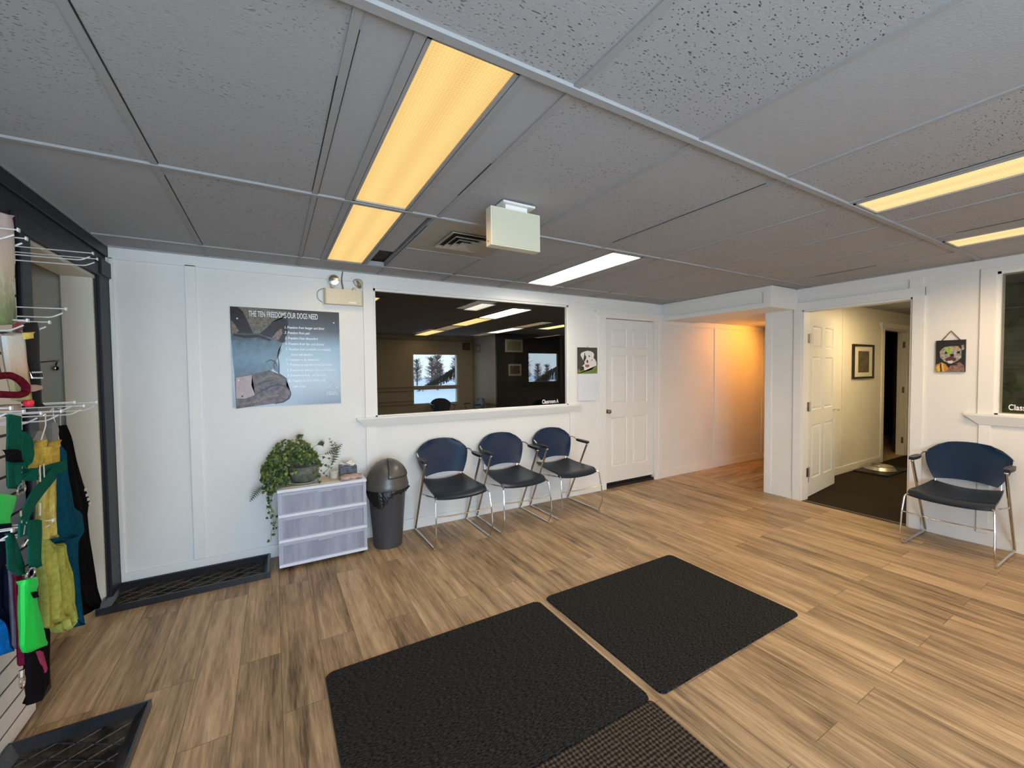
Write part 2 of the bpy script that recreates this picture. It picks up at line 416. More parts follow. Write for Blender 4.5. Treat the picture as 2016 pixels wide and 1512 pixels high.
# grid tees
def tee(bm, x0, x1, y0, y1, z=H, t=.012): box(bm, x0, x1, y0, y1, z - .002, z + t)
bm = BM()
for x in gx[1:-1]: tee(bm, x - .012, x + .012, YF, WY, H + .0015)
shadow_strips = BM()
for x in gx[1:-1]:      # dark strips beside the tees, painting in the tile-edge shadow
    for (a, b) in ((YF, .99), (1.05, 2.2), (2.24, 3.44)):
        if rnd0.random() < .85: box(shadow_strips, x + .012, x + .0155, a + rnd0.random() * .1, b - rnd0.random() * .5 * (x > 1), H + .003, H + .0055)
        if rnd0.random() < .3: box(shadow_strips, x - .0150, x - .012, a + rnd0.random() * .5, b - rnd0.random() * .3, H + .003, H + .0055)
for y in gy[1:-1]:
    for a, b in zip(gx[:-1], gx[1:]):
        if rnd0.random() < .5: box(shadow_strips, a + .03, b - .03, y + .011, y + .014, H + .003, H + .0055)
struct('tile_edge_shadow', shadow_strips, M_dark)
for (a, b) in ((.33, .362), (.643, .668)): tee(bm, a, b, 1.03, 3.45, H + .0005)
for i, y in enumerate(gy[1:-1]):
    zz = H - .002
    if y == 1.02: box(bm, XC, XB, y - .014, y + .014, H - .006, H + .012)
    else: tee(bm, XC, XB, y - .011, y + .011, zz)
tee(bm, .82, 1.412, 2.85, 2.872, H - .001)
# wall angle
tee(bm, XC, XB, WY - .02, WY, H - .003); tee(bm, XC, XC + .02, YF, WY, H - .003); tee(bm, XB - .02, XB, YF, 2.38, H - .003)
struct('trim_1', bm, M_grid)
# room beyond the right wall, hall, classroom ceilings
struct('ceiling', bx(XB + .06, 9.3, -1.4, 2.62, H, H + .04), M_tile)
bm = BM()
for x in (5.6, 6.2, 6.8, 7.4, 8.0, 8.6): tee(bm, x - .012, x + .012, 1.2, 2.62)
tee(bm, XB + .1, 9.2, 1.95, 1.972, H - .001)
struct('trim_2', bm, M_grid)
struct('ceiling', bx(XB - .0, 8.5, 2.70, WY, 2.12, 2.16), M_wall)
struct('ceiling', bx(XC - .3, 8.5, WY + .1, 9.7, H, H + .04), mat('grey_ceiling', (.3, .29, .28), .9))
struct('ceiling', bx(7.6, 11.5, 2.71, 5.4, 2.25, 2.3), mat('tan_ceiling', (.5, .42, .26), .9))

# ------------------------------------------------------------------ walls
WT = .12
wx0, wx1, wz0, wz1 = .775, 2.92, 1.065, 2.195      # classroom window opening
dx0, dx1, dz1 = 3.485, 4.335, 2.085                # closed door opening
bm = BM()
box(bm, XC - .4, wx0, WY, WY + .04, 0, H + .05); box(bm, wx0, wx1, WY, WY + .04, 0, wz0); box(bm, wx0, wx1, WY, WY + .04, wz1, H + .05)
box(bm, wx1, dx0, WY, WY + .04, 0, H + .05); box(bm, dx0, dx1, WY, WY + .04, dz1, H + .05); box(bm, dx1, 8.5, WY, WY + .04, 0, H + .05)
struct('wall_back', bm, M_wall)
# left wall, charcoal, with the closet opening
oy0, oy1, oz = 2.72, 3.575, 2.088
bm = BM()
box(bm, XC - .15, XC, YF, oy0, 0, H + .05); box(bm, XC - .15, XC, oy0, oy1, oz, H + .05); box(bm, XC - .15, XC, oy1, WY, 0, H + .05)
struct('wall_left', bm, M_navy)
bm = BM()   # closet shell
box(bm, -2.0, XC - .15, 3.70, 3.761, 0, H); box(bm, -2.06, -2.0, 1.6, WY, 0, H); box(bm, -2.0, XC - .15, 1.55, 1.6, 0, H)
box(bm, -2.0, XC - .15, 1.6, 3.70, 2.2, 2.26)
struct('wall_closet', bm, M_cream)
bm = BM()   # cream jamb lining of the closet opening
box(bm, XC - .155, XC - .012, oy1 - .018, oy1, 0, oz); box(bm, XC - .155, XC - .006, oy0, oy1, oz - .02, oz); box(bm, XC - .155, XC - .012, oy0, oy0 + .018, 0, oz)
struct('trim_3', bm, M_cream)
bm = BM()   # charcoal casing and header boards
box(bm, XC, XC + .016, oy1 + .0, WY - .002, 0, 2.1, 0, .003); box(bm, XC, XC + .02, oy0 - .12, WY - .002, 2.088, 2.165, 0, .003)
box(bm, XC, XC + .016, YF, WY - .002, 2.245, H - .006, 0, .003); box(bm, XC, XC + .016, oy0 - .09, oy0, 0, 2.088, 0, .003)
box(bm, XC, XC + .03, oy1 - .005, WY - .002, 2.1, 2.20, 0, .003)
struct('trim_4', bm, M_navytrim)
# right wall with doorway and window, and the stub that ends at the hall
ry0, ry1, rz1 = 1.417, 2.315, 2.083
vy0, vy1, vz0, vz1 = -.95, .92, 1.07, 2.205
bm = BM()
box(bm, XB, XB + WT, ry1, 2.69, 0, H + .05); box(bm, XB, XB + WT, ry0, ry1, rz1, H + .05); box(bm, XB, XB + WT, vy1, ry0, 0, H + .05)
box(bm, XB, XB + WT, vy0, vy1, 0, vz0); box(bm, XB, XB + WT, vy0, vy1, vz1, H + .05); box(bm, XB, XB + WT, YF, vy0, 0, H + .05)
struct('wall_right', bm, M_wall)
# hall side wall and end wall
bm = BM(); box(bm, XB + WT, 8.5, 2.62, 2.69, 0, H); box(bm, 8.1, 8.2, 2.69, WY, 0, H)
# room beyond the doorway: partition with its own doorway
struct('wall_hall', bx(7.6, 7.66, 2.84, WY, 0, H), M_cream)
bm = BM()
ex0, ex1, ez1 = 8.07, 8.98, 2.03
box(bm, XB + WT, ex0, 2.62, 2.70, 0, H + .02); box(bm, ex0, ex1, 2.62, 2.73, ez1, H + .02); box(bm, ex1, 9.3, 2.62, 2.73, 0, H + .02); box(bm, ex0 - .2, ex0, 2.70, 2.84, 0, H)
box(bm, 9.2, 9.3, -1.4, 2.62, 0, H); box(bm, XB + WT, 9.3, 1.2, 1.26, 0, H)
struct('wall_inner', bm, M_wall)
bm = BM()   # side wall of the classroom seen through the right-hand window
box(bm, 6.7, 6.76, -1.4, 1.2, 0, H); box(bm, XB + WT, 6.7, -1.46, -1.4, 0, H)
struct('wall_side_room', bm, mat('olive_concrete', (.17, .16, .10), .9, noise=.4, nscale=6))
# dark store room behind the far doorway
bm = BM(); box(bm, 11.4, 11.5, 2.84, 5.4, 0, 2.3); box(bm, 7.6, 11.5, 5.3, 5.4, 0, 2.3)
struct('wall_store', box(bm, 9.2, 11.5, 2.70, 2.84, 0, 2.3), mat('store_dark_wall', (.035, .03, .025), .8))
# wall behind the camera: a wide window and a glazed door
bm = BM()
box(bm, XC - .15, -.75, YF - .12, YF, 0, H + .05); box(bm, 1.55, XB, YF - .12, YF, 0, H + .05); box(bm, -.75, 1.55, YF - .12, YF, 2.12, H + .05)
box(bm, .5, 1.55, YF - .12, YF, 0, .92); box(bm, -.75, -.7, YF - .12, YF, 0, .92)
struct('wall_front', bm, M_wall)
bm = BM()
for x in (-.75, .47, 1.5): box(bm, x, x + .05, YF - .09, YF - .03, .92 if x > 0 else 0, 2.12)
box(bm, -.75, .5, YF - .09, YF - .03, .88, .95); box(bm, -.75, .5, YF - .09, YF - .03, 0, .08)
struct('window_3', bm, M_trim)
# classroom shell
bm = BM()
CW = [(2.87, 3.96, 1.12, 1.87), (2.87, 3.96, .70, 1.03)]
yb = 9.6
box(bm, XC - .3, 2.87, yb, yb + .1, 0, H); box(bm, 3.96, 4.42, yb, yb + .1, 0, H)
box(bm, 2.87, 3.96, yb, yb + .1, 0, .70); box(bm, 2.87, 3.96, yb, yb + .1, 1.03, 1.12); box(bm, 2.87, 3.96, yb, yb + .1, 1.87, H)
box(bm, 4.40, 4.48, 8.3, 9.6, 0, H); box(bm, XC - .35, XC - .25, WY + .1, 9.6, 0, H)
struct('wall_classroom', bm, mat('taupe_wall', (.62, .55, .44), .7))
bm = BM()
yn = 8.25
box(bm, 4.38, 5.23, yn, yn + .06, 0, H); box(bm, 6.085, 8.5, yn, yn + .06, 0, H); box(bm, 5.23, 6.085, yn, yn + .06, 0, 1.19); box(bm, 5.23, 6.085, yn, yn + .06, 1.87, H)
box(bm, 8.45, 8.5, WY + .1, yn, 0, H)
struct('wall_accent', bm, M_navy)
bm = BM()
for z in (.68, .765, 1.01, 1.095): box(bm, XC - .2, 2.86, yb - .02, yb, z - .012, z + .012)
box(bm, XC - .2, 4.4, yb - .02, yb, 2.2, 2.24); box(bm, 4.38, 4.4, 8.32, 9.58, .66, .7)
trx = struct('trim_20', bx(4.4, 8.4, yn - .03, yn, 1.06, 1.12), M_navytrim)
struct('trim_5', bm, mat('taupe_trim', (.36, .30, .21), .6))
bm = BM()
for (a, b_, c, d) in CW:
    box(bm, a - .04, a, yb - .015, yb, c, d); box(bm, b_, b_ + .04, yb - .015, yb, c, d)
win4 = struct('window_4', bm, M_trim)
M_dimpane = glass_mat('dimming_pane', (.30, .30, .30), 1.4)  # pane tint added to dim the bright winter view
for (a, b_, c, d) in CW:
    bm = BM(); bm.faces.new([bm.verts.new(p) for p in ((a, yb + .04, c), (b_, yb + .04, c), (b_, yb + .04, d), (a, yb + .04, d))]); obj('pane', bm, M_dimpane, win4)
win5 = struct('window_5', bx(5.23, 6.085, yn + .0, yn + .06, 1.185, 1.195), M_navytrim)
bm = BM(); bm.faces.new([bm.verts.new(p) for p in ((5.23, yn + .04, 1.19), (6.085, yn + .04, 1.19), (6.085, yn + .04, 1.87), (5.23, yn + .04, 1.87))]); obj('pane', bm, glass_mat('darker_dimming_pane', (.15, .15, .15), 1.4), win5)  # stronger added tint, dimming the view through the dark wall
# winter view behind the classroom windows
struct('ground', bx(-30, 90, 9.75, 140, -.7, -.6), mat('snow', (.85, .87, .92), .8))
rt = random.Random(3)
def bare_tree(hh):
    t = thing('bare_tree', 'bare grey brown tree in the distant row across the snow', 'tree', (0, 0, 0), 0, 'distant bare trees')
    bm = BM(); tube(bm, [(0, 0, 0), (.05, 0, hh * .5), (0, 0, hh * .95)], .12, 6, r2=.03)
    for k in range(150):
        z = hh * rt.uniform(.12, .9); a = rt.uniform(0, 2 * PI); L_ = hh * .34 * (1 - z / hh * .75) * rt.uniform(.5, 1)
        p = Vector((0, 0, z)); q = p + Vector((math.cos(a) * L_, math.sin(a) * L_, L_ * rt.uniform(.2, .9)))
        tube(bm, [p, q], .035, 4, r2=.012)
        for m_ in range(3):
            s_ = p + (q - p) * rt.uniform(.35, 1); tube(bm, [s_, s_ + Vector((rt.gauss(0, .25), rt.gauss(0, .25), rt.uniform(.05, .4)))], .016, 3)
    obj('branches', bm, mat('winter_bark', (.17, .115, .085), .9), t); return t
def conifer(hh):
    t = thing('conifer', 'dark green conifer in the distant row across the snow', 'tree', (0, 0, 0), 0, 'distant conifers')
    bm = BM(); tube(bm, [(0, 0, 0), (0, 0, hh)], .1, 6, r2=.02)
    for k in range(420):
        z = hh * rt.uniform(.08, 1); a = rt.uniform(0, 2 * PI); L_ = hh * .28 * (1.02 - z / hh) * rt.uniform(.6, 1)
        p = Vector((0, 0, z)); q = p + Vector((math.cos(a) * L_, math.sin(a) * L_, -L_ * .35))
        tube(bm, [p, q], .09, 4, r2=.02)
    obj('boughs', bm, mat('conifer_green', (.045, .06, .035), .9), t); return t
bt, cf_ = bare_tree(4.6), conifer(5.0)
def copy_flat(o):
    c = o.copy(); COL.objects.link(c)
    for ch in o.children: d = ch.copy(); COL.objects.link(d); d.parent = c
    return c
k = 0
for x in [12.5 + 1.15 * i for i in range(23)]:
    con = k % 4 == 2; src = cf_ if con else bt
    o = src if k in (0, 2) else copy_flat(src)
    o.location = (x + rt.uniform(-.4, .4), 43 + 8 * (k % 3) + rt.uniform(-1, 1), -.6); o.rotation_euler = (0, 0, rt.uniform(0, 6)); q = rt.uniform(.62, .95); o.scale = (q, q, q); k += 1
def bough(loc, label, sc=1.0):
    t = thing('spruce_bough', label, 'branch', loc)
    pts = [Vector((1.25, 0, .30)), Vector((.8, 0, .36)), Vector((.35, 0, .12)), Vector((-.05, 0, -.12)), Vector((-.35, 0, -.25))]
    cp2 = curve_pts(pts, .25, 6); bm = BM(); tube(bm, cp2, .022, 6, r2=.006); tube(bm, [Vector((1.25, 0, -(loc[2] + .6))), Vector((1.25, 0, .9))], .07, 8); obj('stem', bm, mat('spruce_bark', (.07, .05, .035), .9), t)
    bm = BM()
    for k in range(420):
        q = rt.choice(cp2); j_ = Vector((rt.uniform(-.06, .06), rt.uniform(-.12, .12), 0)); L_ = rt.uniform(.06, .26) * (.5 + max(0, min(1, (q.x + .4) / 1.2)))
        tube(bm, [q + j_, q + j_ + Vector((rt.uniform(-.12, .02), rt.uniform(-.05, .05), -L_))], .008, 3)
    obj('needles', bm, mat('spruce_needles', (.05, .05, .03), .9), t)
def wall_frame(name, label, loc, w_, h_, axis, mats_, cat):
    t = thing(name, label, cat, loc)
    def B_(a, b2, c, d, t0, t1):
        return (bx(a, b2, -t1, -t0, c, d) if axis == 'y' else bx(-t1, -t0, a, b2, c, d))
    obj('frame', B_(-w_ / 2, w_ / 2, -h_ / 2, h_ / 2, 0, .015), mats_[0], t); obj('picture', B_(-w_ / 2 + .04, w_ / 2 - .04, -h_ / 2 + .04, h_ / 2 - .04, .015, .018), mats_[1], t)
M_pale = mat('pale_frame', (.62, .60, .52), .5)
wall_frame('framed_notice', 'pale framed notice high on the dark wall seen through the pane', (4.83, yn, 2.035), .46, .29, 'y', [M_pale, mat('notice_print', (.34, .32, .22), .6, noise=.3, nscale=30)], 'framed picture')
wall_frame('framed_picture', 'small white framed picture on the dark wall seen through the pane', (4.85, yn, 1.48), .34, .27, 'y', [M_pale, mat('small_print', (.10, .07, .05), .6, noise=.8, nscale=30)], 'framed picture')
wall_frame('framed_card', 'little framed card on the taupe side wall beyond the pane', (4.40, 9.25, 2.02), .22, .20, 'x', [mat('grey_frame', (.3, .28, .22), .5), M_pale], 'framed picture')
sp_ = tag(obj('wall_speaker', bx(4.13, 4.29, yb - .12, yb, 1.99, 2.17, .01), mat('dark_speaker', (.06, .05, .045), .5)), 'small dark speaker box beside the snowy window beyond the pane', 'speaker')
bough((3.85, 10.9, 1.30), 'drooping spruce bough outside the large classroom window')
bough((6.9, 10.4, 1.25), 'drooping spruce bough outside the small window in the dark wall')

# ------------------------------------------------------------------ trim boards on the white walls
T = .014
def A(bm, x0, x1, z0, z1, t=T): box(bm, x0, x1, WY - t, WY, z0, z1, 0, .002)
bm = BM()
A(bm, XC + .017, -.912, .095, 2.245); A(bm, -.532, -.466, .1, 2.245)
A(bm, XC + .017, 4.335, 2.235, H - .004)
A(bm, wx0 - .085, wx0, wz0, 2.235, .016); A(bm, wx1, wx1 + .09, wz0, 2.235, .016); A(bm, wx0, wx1, wz1, 2.235, .016)
A(bm, wx0 - .085, wx0 - .0, .1, 1.0); A(bm, wx1 + .01, wx1 + .085, .1, 1.0)
struct('trim_6', bm, M_trim)
def apron(bm, a0, a1, b0, b1, zt, zb, wall, depth=.045):
    """sill board with its raked ends; wall 'A' (x runs) or 'B' (y runs)"""
    # section: top plank and a sloped board below it
    if wall == 'A':
        top = [(a0, WY), (a1, WY), (a1, WY - depth), (a0, WY - depth)]; bot = [(b0, WY), (b1, WY), (b1, WY - .018), (b0, WY - .018)]
    else:
        top = [(XB, a0), (XB, a1), (XB - depth, a1), (XB - depth, a0)]; bot = [(XB, b0), (XB, b1), (XB - .018, b1), (XB - .018, b0)]
    zs = [(zt, top), (zt - .014, top), (zb, bot)]
    rows = [[bm.verts.new((p[0], p[1], z)) for p in q] for z, q in zs]
    for i in range(2):
        for k in range(4): bm.faces.new((rows[i][k], rows[i][(k + 1) % 4], rows[i + 1][(k + 1) % 4], rows[i + 1][k]))
    bm.faces.new(rows[0]); bm.faces.new(rows[2][::-1])
bm = BM(); apron(bm, .615, 3.085, .69, 3.02, 1.066, .985, 'A')
struct('trim_7', bm, M_trim)
bm = BM()
A(bm, dx0 - .11, dx0, 0, 2.085); A(bm, dx1, 4.47, 0, 2.085, .014); A(bm, dx1 + .07, 4.47, 0, 2.085, .022); A(bm, dx0 - .11, 4.47, dz1, 2.14, .016)
apron(bm, 3.31, 4.47, 3.38, 4.47, 2.168, 2.11, 'A', .05)
A(bm, 4.43, 4.47, 2.14, 2.235)
struct('trim_8', bm, M_trim)
bm = BM()
def base(bm, x0, x1): box(bm, x0, x1, WY - .013, WY, 0, .098, 0, .003)
base(bm, XC + .017, dx0 - .11); base(bm, 4.475, 7.6)
struct('baseboard_back', bm, M_trim)
bm = BM()
A(bm, 5.60, 5.68, .1, 2.12, .012); A(bm, 6.84, 6.92, .1, 2.12, .012); A(bm, 4.48, 7.6, 2.05, 2.12, .01)
struct('trim_9', bm, M_trim)
# beam box over the hall entrance and its face boards
bm = BM()
box(bm, 4.49, XB + .14, 2.385, WY, 2.10, H + .03)
struct('wall_beam', bm, M_wall)
bm = BM()
box(bm, 4.474, 4.492, 2.385, WY, 2.095, 2.15, 0, .002); box(bm, 4.474, 4.492, 2.385, WY, 2.262, H - .004, 0, .002)
box(bm, 4.474, 4.492, 2.385, 2.45, 2.15, 2.262, 0, .002); box(bm, 4.474, 4.492, WY - .07, WY - .002, 2.15, 2.262, 0, .002)
box(bm, 4.474, XB - .005, 2.367, 2.387, 2.095, H - .004, 0, .002)
box(bm, XB - .12, XB - .004, 2.355, 2.37, 2.14, 2.27, 0, .002)
struct('trim_10', bm, M_trim)
# right wall boards
def Bb(bm, y0, y1, z0, z1, t=T): box(bm, XB - t, XB, y0, y1, z0, z1, 0, .002)
bm = BM()
Bb(bm, 2.62, 2.692, .0, 2.1); Bb(bm, ry1, ry1 + .075, 0, 2.16, .018); Bb(bm, ry0 - .082, ry0, 0, 2.16, .018); Bb(bm, ry0 - .082, 2.365, rz1, 2.165, .02)
Bb(bm, ry1 + .08, 2.69, .0, .095, .012)
Bb(bm, 2.45, 2.62, .1, .16, .004)
box(bm, XB - .01, XB + WT, 2.685, 2.70, 0, 2.1, 0, .002)
Bb(bm, YF, 2.365, 2.24, H - .004, .012); Bb(bm, 1.35, 1.44, 2.165, 2.24, .016)
Bb(bm, vy1, vy1 + .088, vz0, 2.24, .018); Bb(bm, vy0 - .088, vy0, vz0, 2.24, .018); Bb(bm, vy0, vy1, vz1, 2.24, .018)
Bb(bm, vy1 + .015, vy1 + .08, .1, 1.0); Bb(bm, vy0 - .08, vy0 - .015, .1, 1.0)
struct('trim_11', bm, M_trim)
bm = BM(); apron(bm, vy0 - .155, vy1 + .157, vy0 - .08, vy1 + .08, 1.071, .985, 'B')
struct('trim_12', bm, M_trim)
bm = BM(); box(bm, XB - .013, XB, YF, ry0 - .083, 0, .098, 0, .003)
struct('baseboard_right', bm, M_trim)
# jambs of doorway
bm = BM()
box(bm, XB - .0, XB + WT + .01, ry1 - .018, ry1, 0, rz1, 0, .002); box(bm, XB, XB + WT + .01, ry0, ry0 + .018, 0, rz1, 0, .002); box(bm, XB, XB + WT + .01, ry0, ry1, rz1 - .018, rz1, 0, .002)
box(bm, XB + .045, XB + .08, ry0 + .018, ry0 + .03, 0, rz1 - .02)
jamb1 = struct('trim_13', bm, M_trim)
for z in (.30, 1.03, 1.78):
    bm = BM(); box(bm, XB + WT - .03, XB + WT + .012, ry1 - .022, ry1 - .0175, z - .05, z + .05); tube(bm, [(XB + WT + .02, ry1 - .02, z - .052), (XB + WT + .02, ry1 - .02, z + .052)], .009, 10)
    box(bm, XB + WT + .02, XB + WT + .055, ry1 - .006, ry1 - .001, z - .05, z + .05)
    obj('hinge', bm, M_bronze, jamb1)
# threshold strip between floors
struct('trim_14', bx(XB - .005, XB + .035, ry0 + .018, ry1 - .018, 0, .004), M_dark)
# inner room trim
bm = BM()
box(bm, 5.1, ex0 - .1, 2.608, 2.62, 0, .1, 0, .003); box(bm, 6.70, 6.76, 2.61, 2.62, .1, 2.3)
box(bm, ex0 - .09, ex0, 2.604, 2.62, 0, 2.07, 0, .002); box(bm, ex1 + .0, ex1 + .09, 2.604, 2.62, 0, 2.07, 0, .002)
box(bm, ex0 - .16, ex1 + .16, 2.585, 2.62, 2.05, 2.13, 0, .004)
struct('trim_15', bm, M_trim)
bm = BM(); box(bm, ex1 - .02, ex1, 2.62, 2.73, 0, ez1); box(bm, ex0, ex0 + .02, 2.62, 2.84, 0, ez1); box(bm, ex1 - .032, ex1 - .02, 2.675, 2.70, 0, ez1)
jamb2 = struct('trim_16', bm, M_trim)
for z in (.25, 1.08, 1.82):
    h = obj('hinge', bx(ex1 - .024, ex1 - .019, 2.632, 2.662, z - .05, z + .05), M_bronze, jamb2)

# ------------------------------------------------------------------ windows with their panes
M_paneA = glass_mat('tinted_pane', (.27, .265, .25), 1.24)
M_paneB = glass_mat('tinted_pane_side', (.72, .72, .66), 1.5)
bm = BM()
box(bm, wx0, wx0 + .02, WY, WY + .041, wz0, wz1); box(bm, wx1 - .02, wx1, WY, WY + .041, wz0, wz1); box(bm, wx0, wx1, WY, WY + .041, wz1 - .02, wz1); box(bm, wx0, wx1, WY, WY + .041, wz0, wz0 + .012)
win1 = struct('window_1', bm, M_trim)
bm = BM(); v = [bm.verts.new(p) for p in ((wx0 + .02, WY + .03, wz0), (wx1 - .02, WY + .03, wz0), (wx1 - .02, WY + .03, wz1 - .02), (wx0 + .02, WY + .03, wz1 - .02))]; bm.faces.new(v)
pane = obj('pane', bm, M_paneA, win1); pane['label'] = 'dark tinted reflecting glass'
M_letter = mat('white_vinyl', (.9, .9, .9), .5)
t = text('lettering', 'Classroom A', M_letter, (2.575, WY + .027, 1.092), (R(90), 0, 0), .062, win1, sx=.66, spacing=1.02, bold=.0009)
t['label'] = 'white vinyl words Classroom A'
bm = BM()
box(bm, XB, XB + WT, vy0, vy0 + .02, vz0, vz1); box(bm, XB, XB + WT, vy1 - .02, vy1, vz0, vz1); box(bm, XB, XB + WT, vy0, vy1, vz1 - .02, vz1); box(bm, XB, XB + WT, vy0, vy1, vz0, vz0 + .012)
win2 = struct('window_2', bm, M_trim)
bm = BM(); v = [bm.verts.new(p) for p in ((XB + .03, vy0 + .02, vz0), (XB + .03, vy1 - .02, vz0), (XB + .03, vy1 - .02, vz1 - .02), (XB + .03, vy0 + .02, vz1 - .02))]; bm.faces.new(v)
obj('pane', bm, M_paneB, win2)
t = text('lettering', 'Classroom B', M_letter, (XB + .027, .852, 1.112), (R(90), 0, R(-90)), .062, win2, sx=.66, spacing=1.02, bold=.0009)
t['label'] = 'white vinyl words Classroom B'

# ------------------------------------------------------------------ doors
def six_panel(wd, ht, th=.036):
    """door leaf: x 0..wd, front face y=0 looking to -y, thickness into +y; both faces panelled"""
    bm = BM()
    st = wd * .125; mid = wd * .11
    xs = [0, st, (wd - mid) / 2, (wd + mid) / 2, wd - st, wd]
    zs = [0, .19, .19 + .61, .19 + .61 + .17, .19 + .61 + .17 + .60, .19 + .61 + .17 + .60 + .10, ht - .115, ht]
    for y, sgn in ((0, 1), (th, -1)):
        V = [[bm.verts.new((x, y, z)) for z in zs] for x in xs]
        pan = []
        for i in range(5):
            for j in range(7):
                q = (V[i][j], V[i + 1][j], V[i + 1][j + 1], V[i][j + 1]); f = bm.faces.new(q if sgn > 0 else q[::-1])
                if i in (1, 3) and j in (1, 3, 5): pan.append(f)
        bm.normal_update()
        r = bmesh.ops.inset_individual(bm, faces=pan, thickness=.012, depth=-.010)
        r = bmesh.ops.inset_individual(bm, faces=pan, thickness=.010, depth=0)
        r = bmesh.ops.inset_individual(bm, faces=pan, thickness=.022, depth=.007)
    box(bm, 0.0005, wd - .0005, .0105, th - .0105, .0005, ht - .0005)
    for (a, b_, c, d) in ((0, wd, 0, 0), (0, wd, ht, ht)):
        v = [bm.verts.new(p) for p in ((a, 0, c), (b_, 0, c), (b_, th, c), (a, th, c))]; bm.faces.new(v)
    for x in (0, wd):
        v = [bm.verts.new(p) for p in ((x, 0, 0), (x, th, 0), (x, th, ht), (x, 0, ht))]; bm.faces.new(v)
    return bm
d1 = struct('door_1', six_panel(.842, 2.01), M_door)
d1.location = (dx0 + .004, WY + .018, .068)
bm = BM(); lathe(bm, [(0, 0), (.026, 0), (.026, .006), (.011, .01), (.011, .03), (.02, .036), (.026, .048), (.024, .06), (.012, .067), (0, .067)], 20)
for v in bm.verts: v.co = Vector((v.co.x, -v.co.z, v.co.y))
k = obj('door_knob', bm, M_bronze, d1, True); k.location = (.03, 0, .885)
struct('trim_17', bx(dx0, dx1, WY + .005, WY + .115, 0, .03), M_dark)
struct('trim_18', bx(dx0, dx1, WY + .06, WY + .075, 0, .075), M_dark)
d2 = struct('door_2', six_panel(.90, 2.03), M_door)
d2.location = (XB + .165, ry1 + .002, .012); d2.rotation_euler = (0, 0, math.atan2(.105, .91))
bm = BM(); tube(bm, curve_pts([(0, 0, 0), (0, -.055, 0), (-.1, -.058, 0)], .015), .009, 10); lathe(bm, [(.0, 0), (.028, 0), (.024, .008), (0, .008)], 18)
k = obj('door_handle', bm, M_steel, d2, True); k.location = (.84, -.001, .93)
for v in k.data.vertices:
    if len(k.data.vertices) and abs(v.co.z) > .0 and v.co.y >= -.0301 and abs(v.co.x) <= .0301 and False: pass
bm = BM(); tube(bm, curve_pts([(.0, .037, 0), (0, .09, 0), (-.1, .095, 0)], .015), .009, 10)
k = obj('door_handle', bm, M_steel, d2, True); k.location = (.84, 0, .93)
for z in (.22, 1.0, 1.78):
    bm = BM(); tube(bm, [(-.012, -.008, z - .05), (-.012, -.008, z + .05)], .007, 10); box(bm, -.04, -.012, -.006, -.002, z - .045, z + .045); box(bm, -.012, .03, -.004, -.001, z - .045, z + .045)
    obj('hinge', bm, M_steel, d2)

# ------------------------------------------------------------------ ceiling lights
def troffer(key, label, em, group=None, zc=H, watt=0, tint=(1, .70, .40)):
    x0, x1, y0, y1 = TROF[key]; cx, cy = (x0 + x1) / 2, (y0 + y1) / 2
    t = thing('ceiling_light', label, 'ceiling light', (cx, cy, zc), 0, group)
    a, b_ = (x1 - x0) / 2, (y1 - y0) / 2
    bm = BM(); e = .012
    box(bm, -a, a, -b_, -b_ + e, 0, .02); box(bm, -a, a, b_ - e, b_, 0, .02); box(bm, -a, -a + e, -b_, b_, 0, .02); box(bm, a - e, a, -b_, b_, 0, .02)
    box(bm, -a, a, -b_, b_, .036, .044)
    obj('frame', bm, M_grid, t)
    l = obj('lens', bx(-a + e, a - e, -b_ + e, b_ - e, .008, .014), em, t)
    l['label'] = 'glowing prismatic plastic lens'
    for i in range(4 if watt else 0):      # the tubes' own light, spread along the lens
        sl = bpy.data.lights.new('tube_light', 'SPOT'); sl.energy = watt; sl.color = tint; sl.spot_size = R(168); sl.spot_blend = .6; sl.shadow_soft_size = 0
        so = bpy.data.objects.new('tube_light', sl); COL.objects.link(so); so.location = (0, -b_ + b_ * 2 * (i + .5) / 4, -.004); so.parent = t
    return t
WARM = (1.0, .66, .24)
E_warm = emis('amber_lens', WARM, L_WARM, True)
E_white = emis('white_lens', (1, .93, .80), L_WHITE)
E_right = emis('warm_yellow_lens', (1, .73, .33), L_RIGHT, True)
troffer('near_warm', 'long amber ceiling light, the biggest one, above the middle of the room', E_warm, watt=3)
troffer('far_warm', 'short-looking amber ceiling light nearest the emergency light on the wall', E_warm, watt=1.5)
troffer('white', 'bright white ceiling light to the right of the blank exit sign', E_white, watt=2.5, tint=(1, .85, .65))
troffer('right_warm', 'long yellow ceiling light cut by the right edge of the photo', E_right, watt=9)
troffer('far_right_warm', 'smaller yellow ceiling light close to the right wall', E_right, watt=7.5)
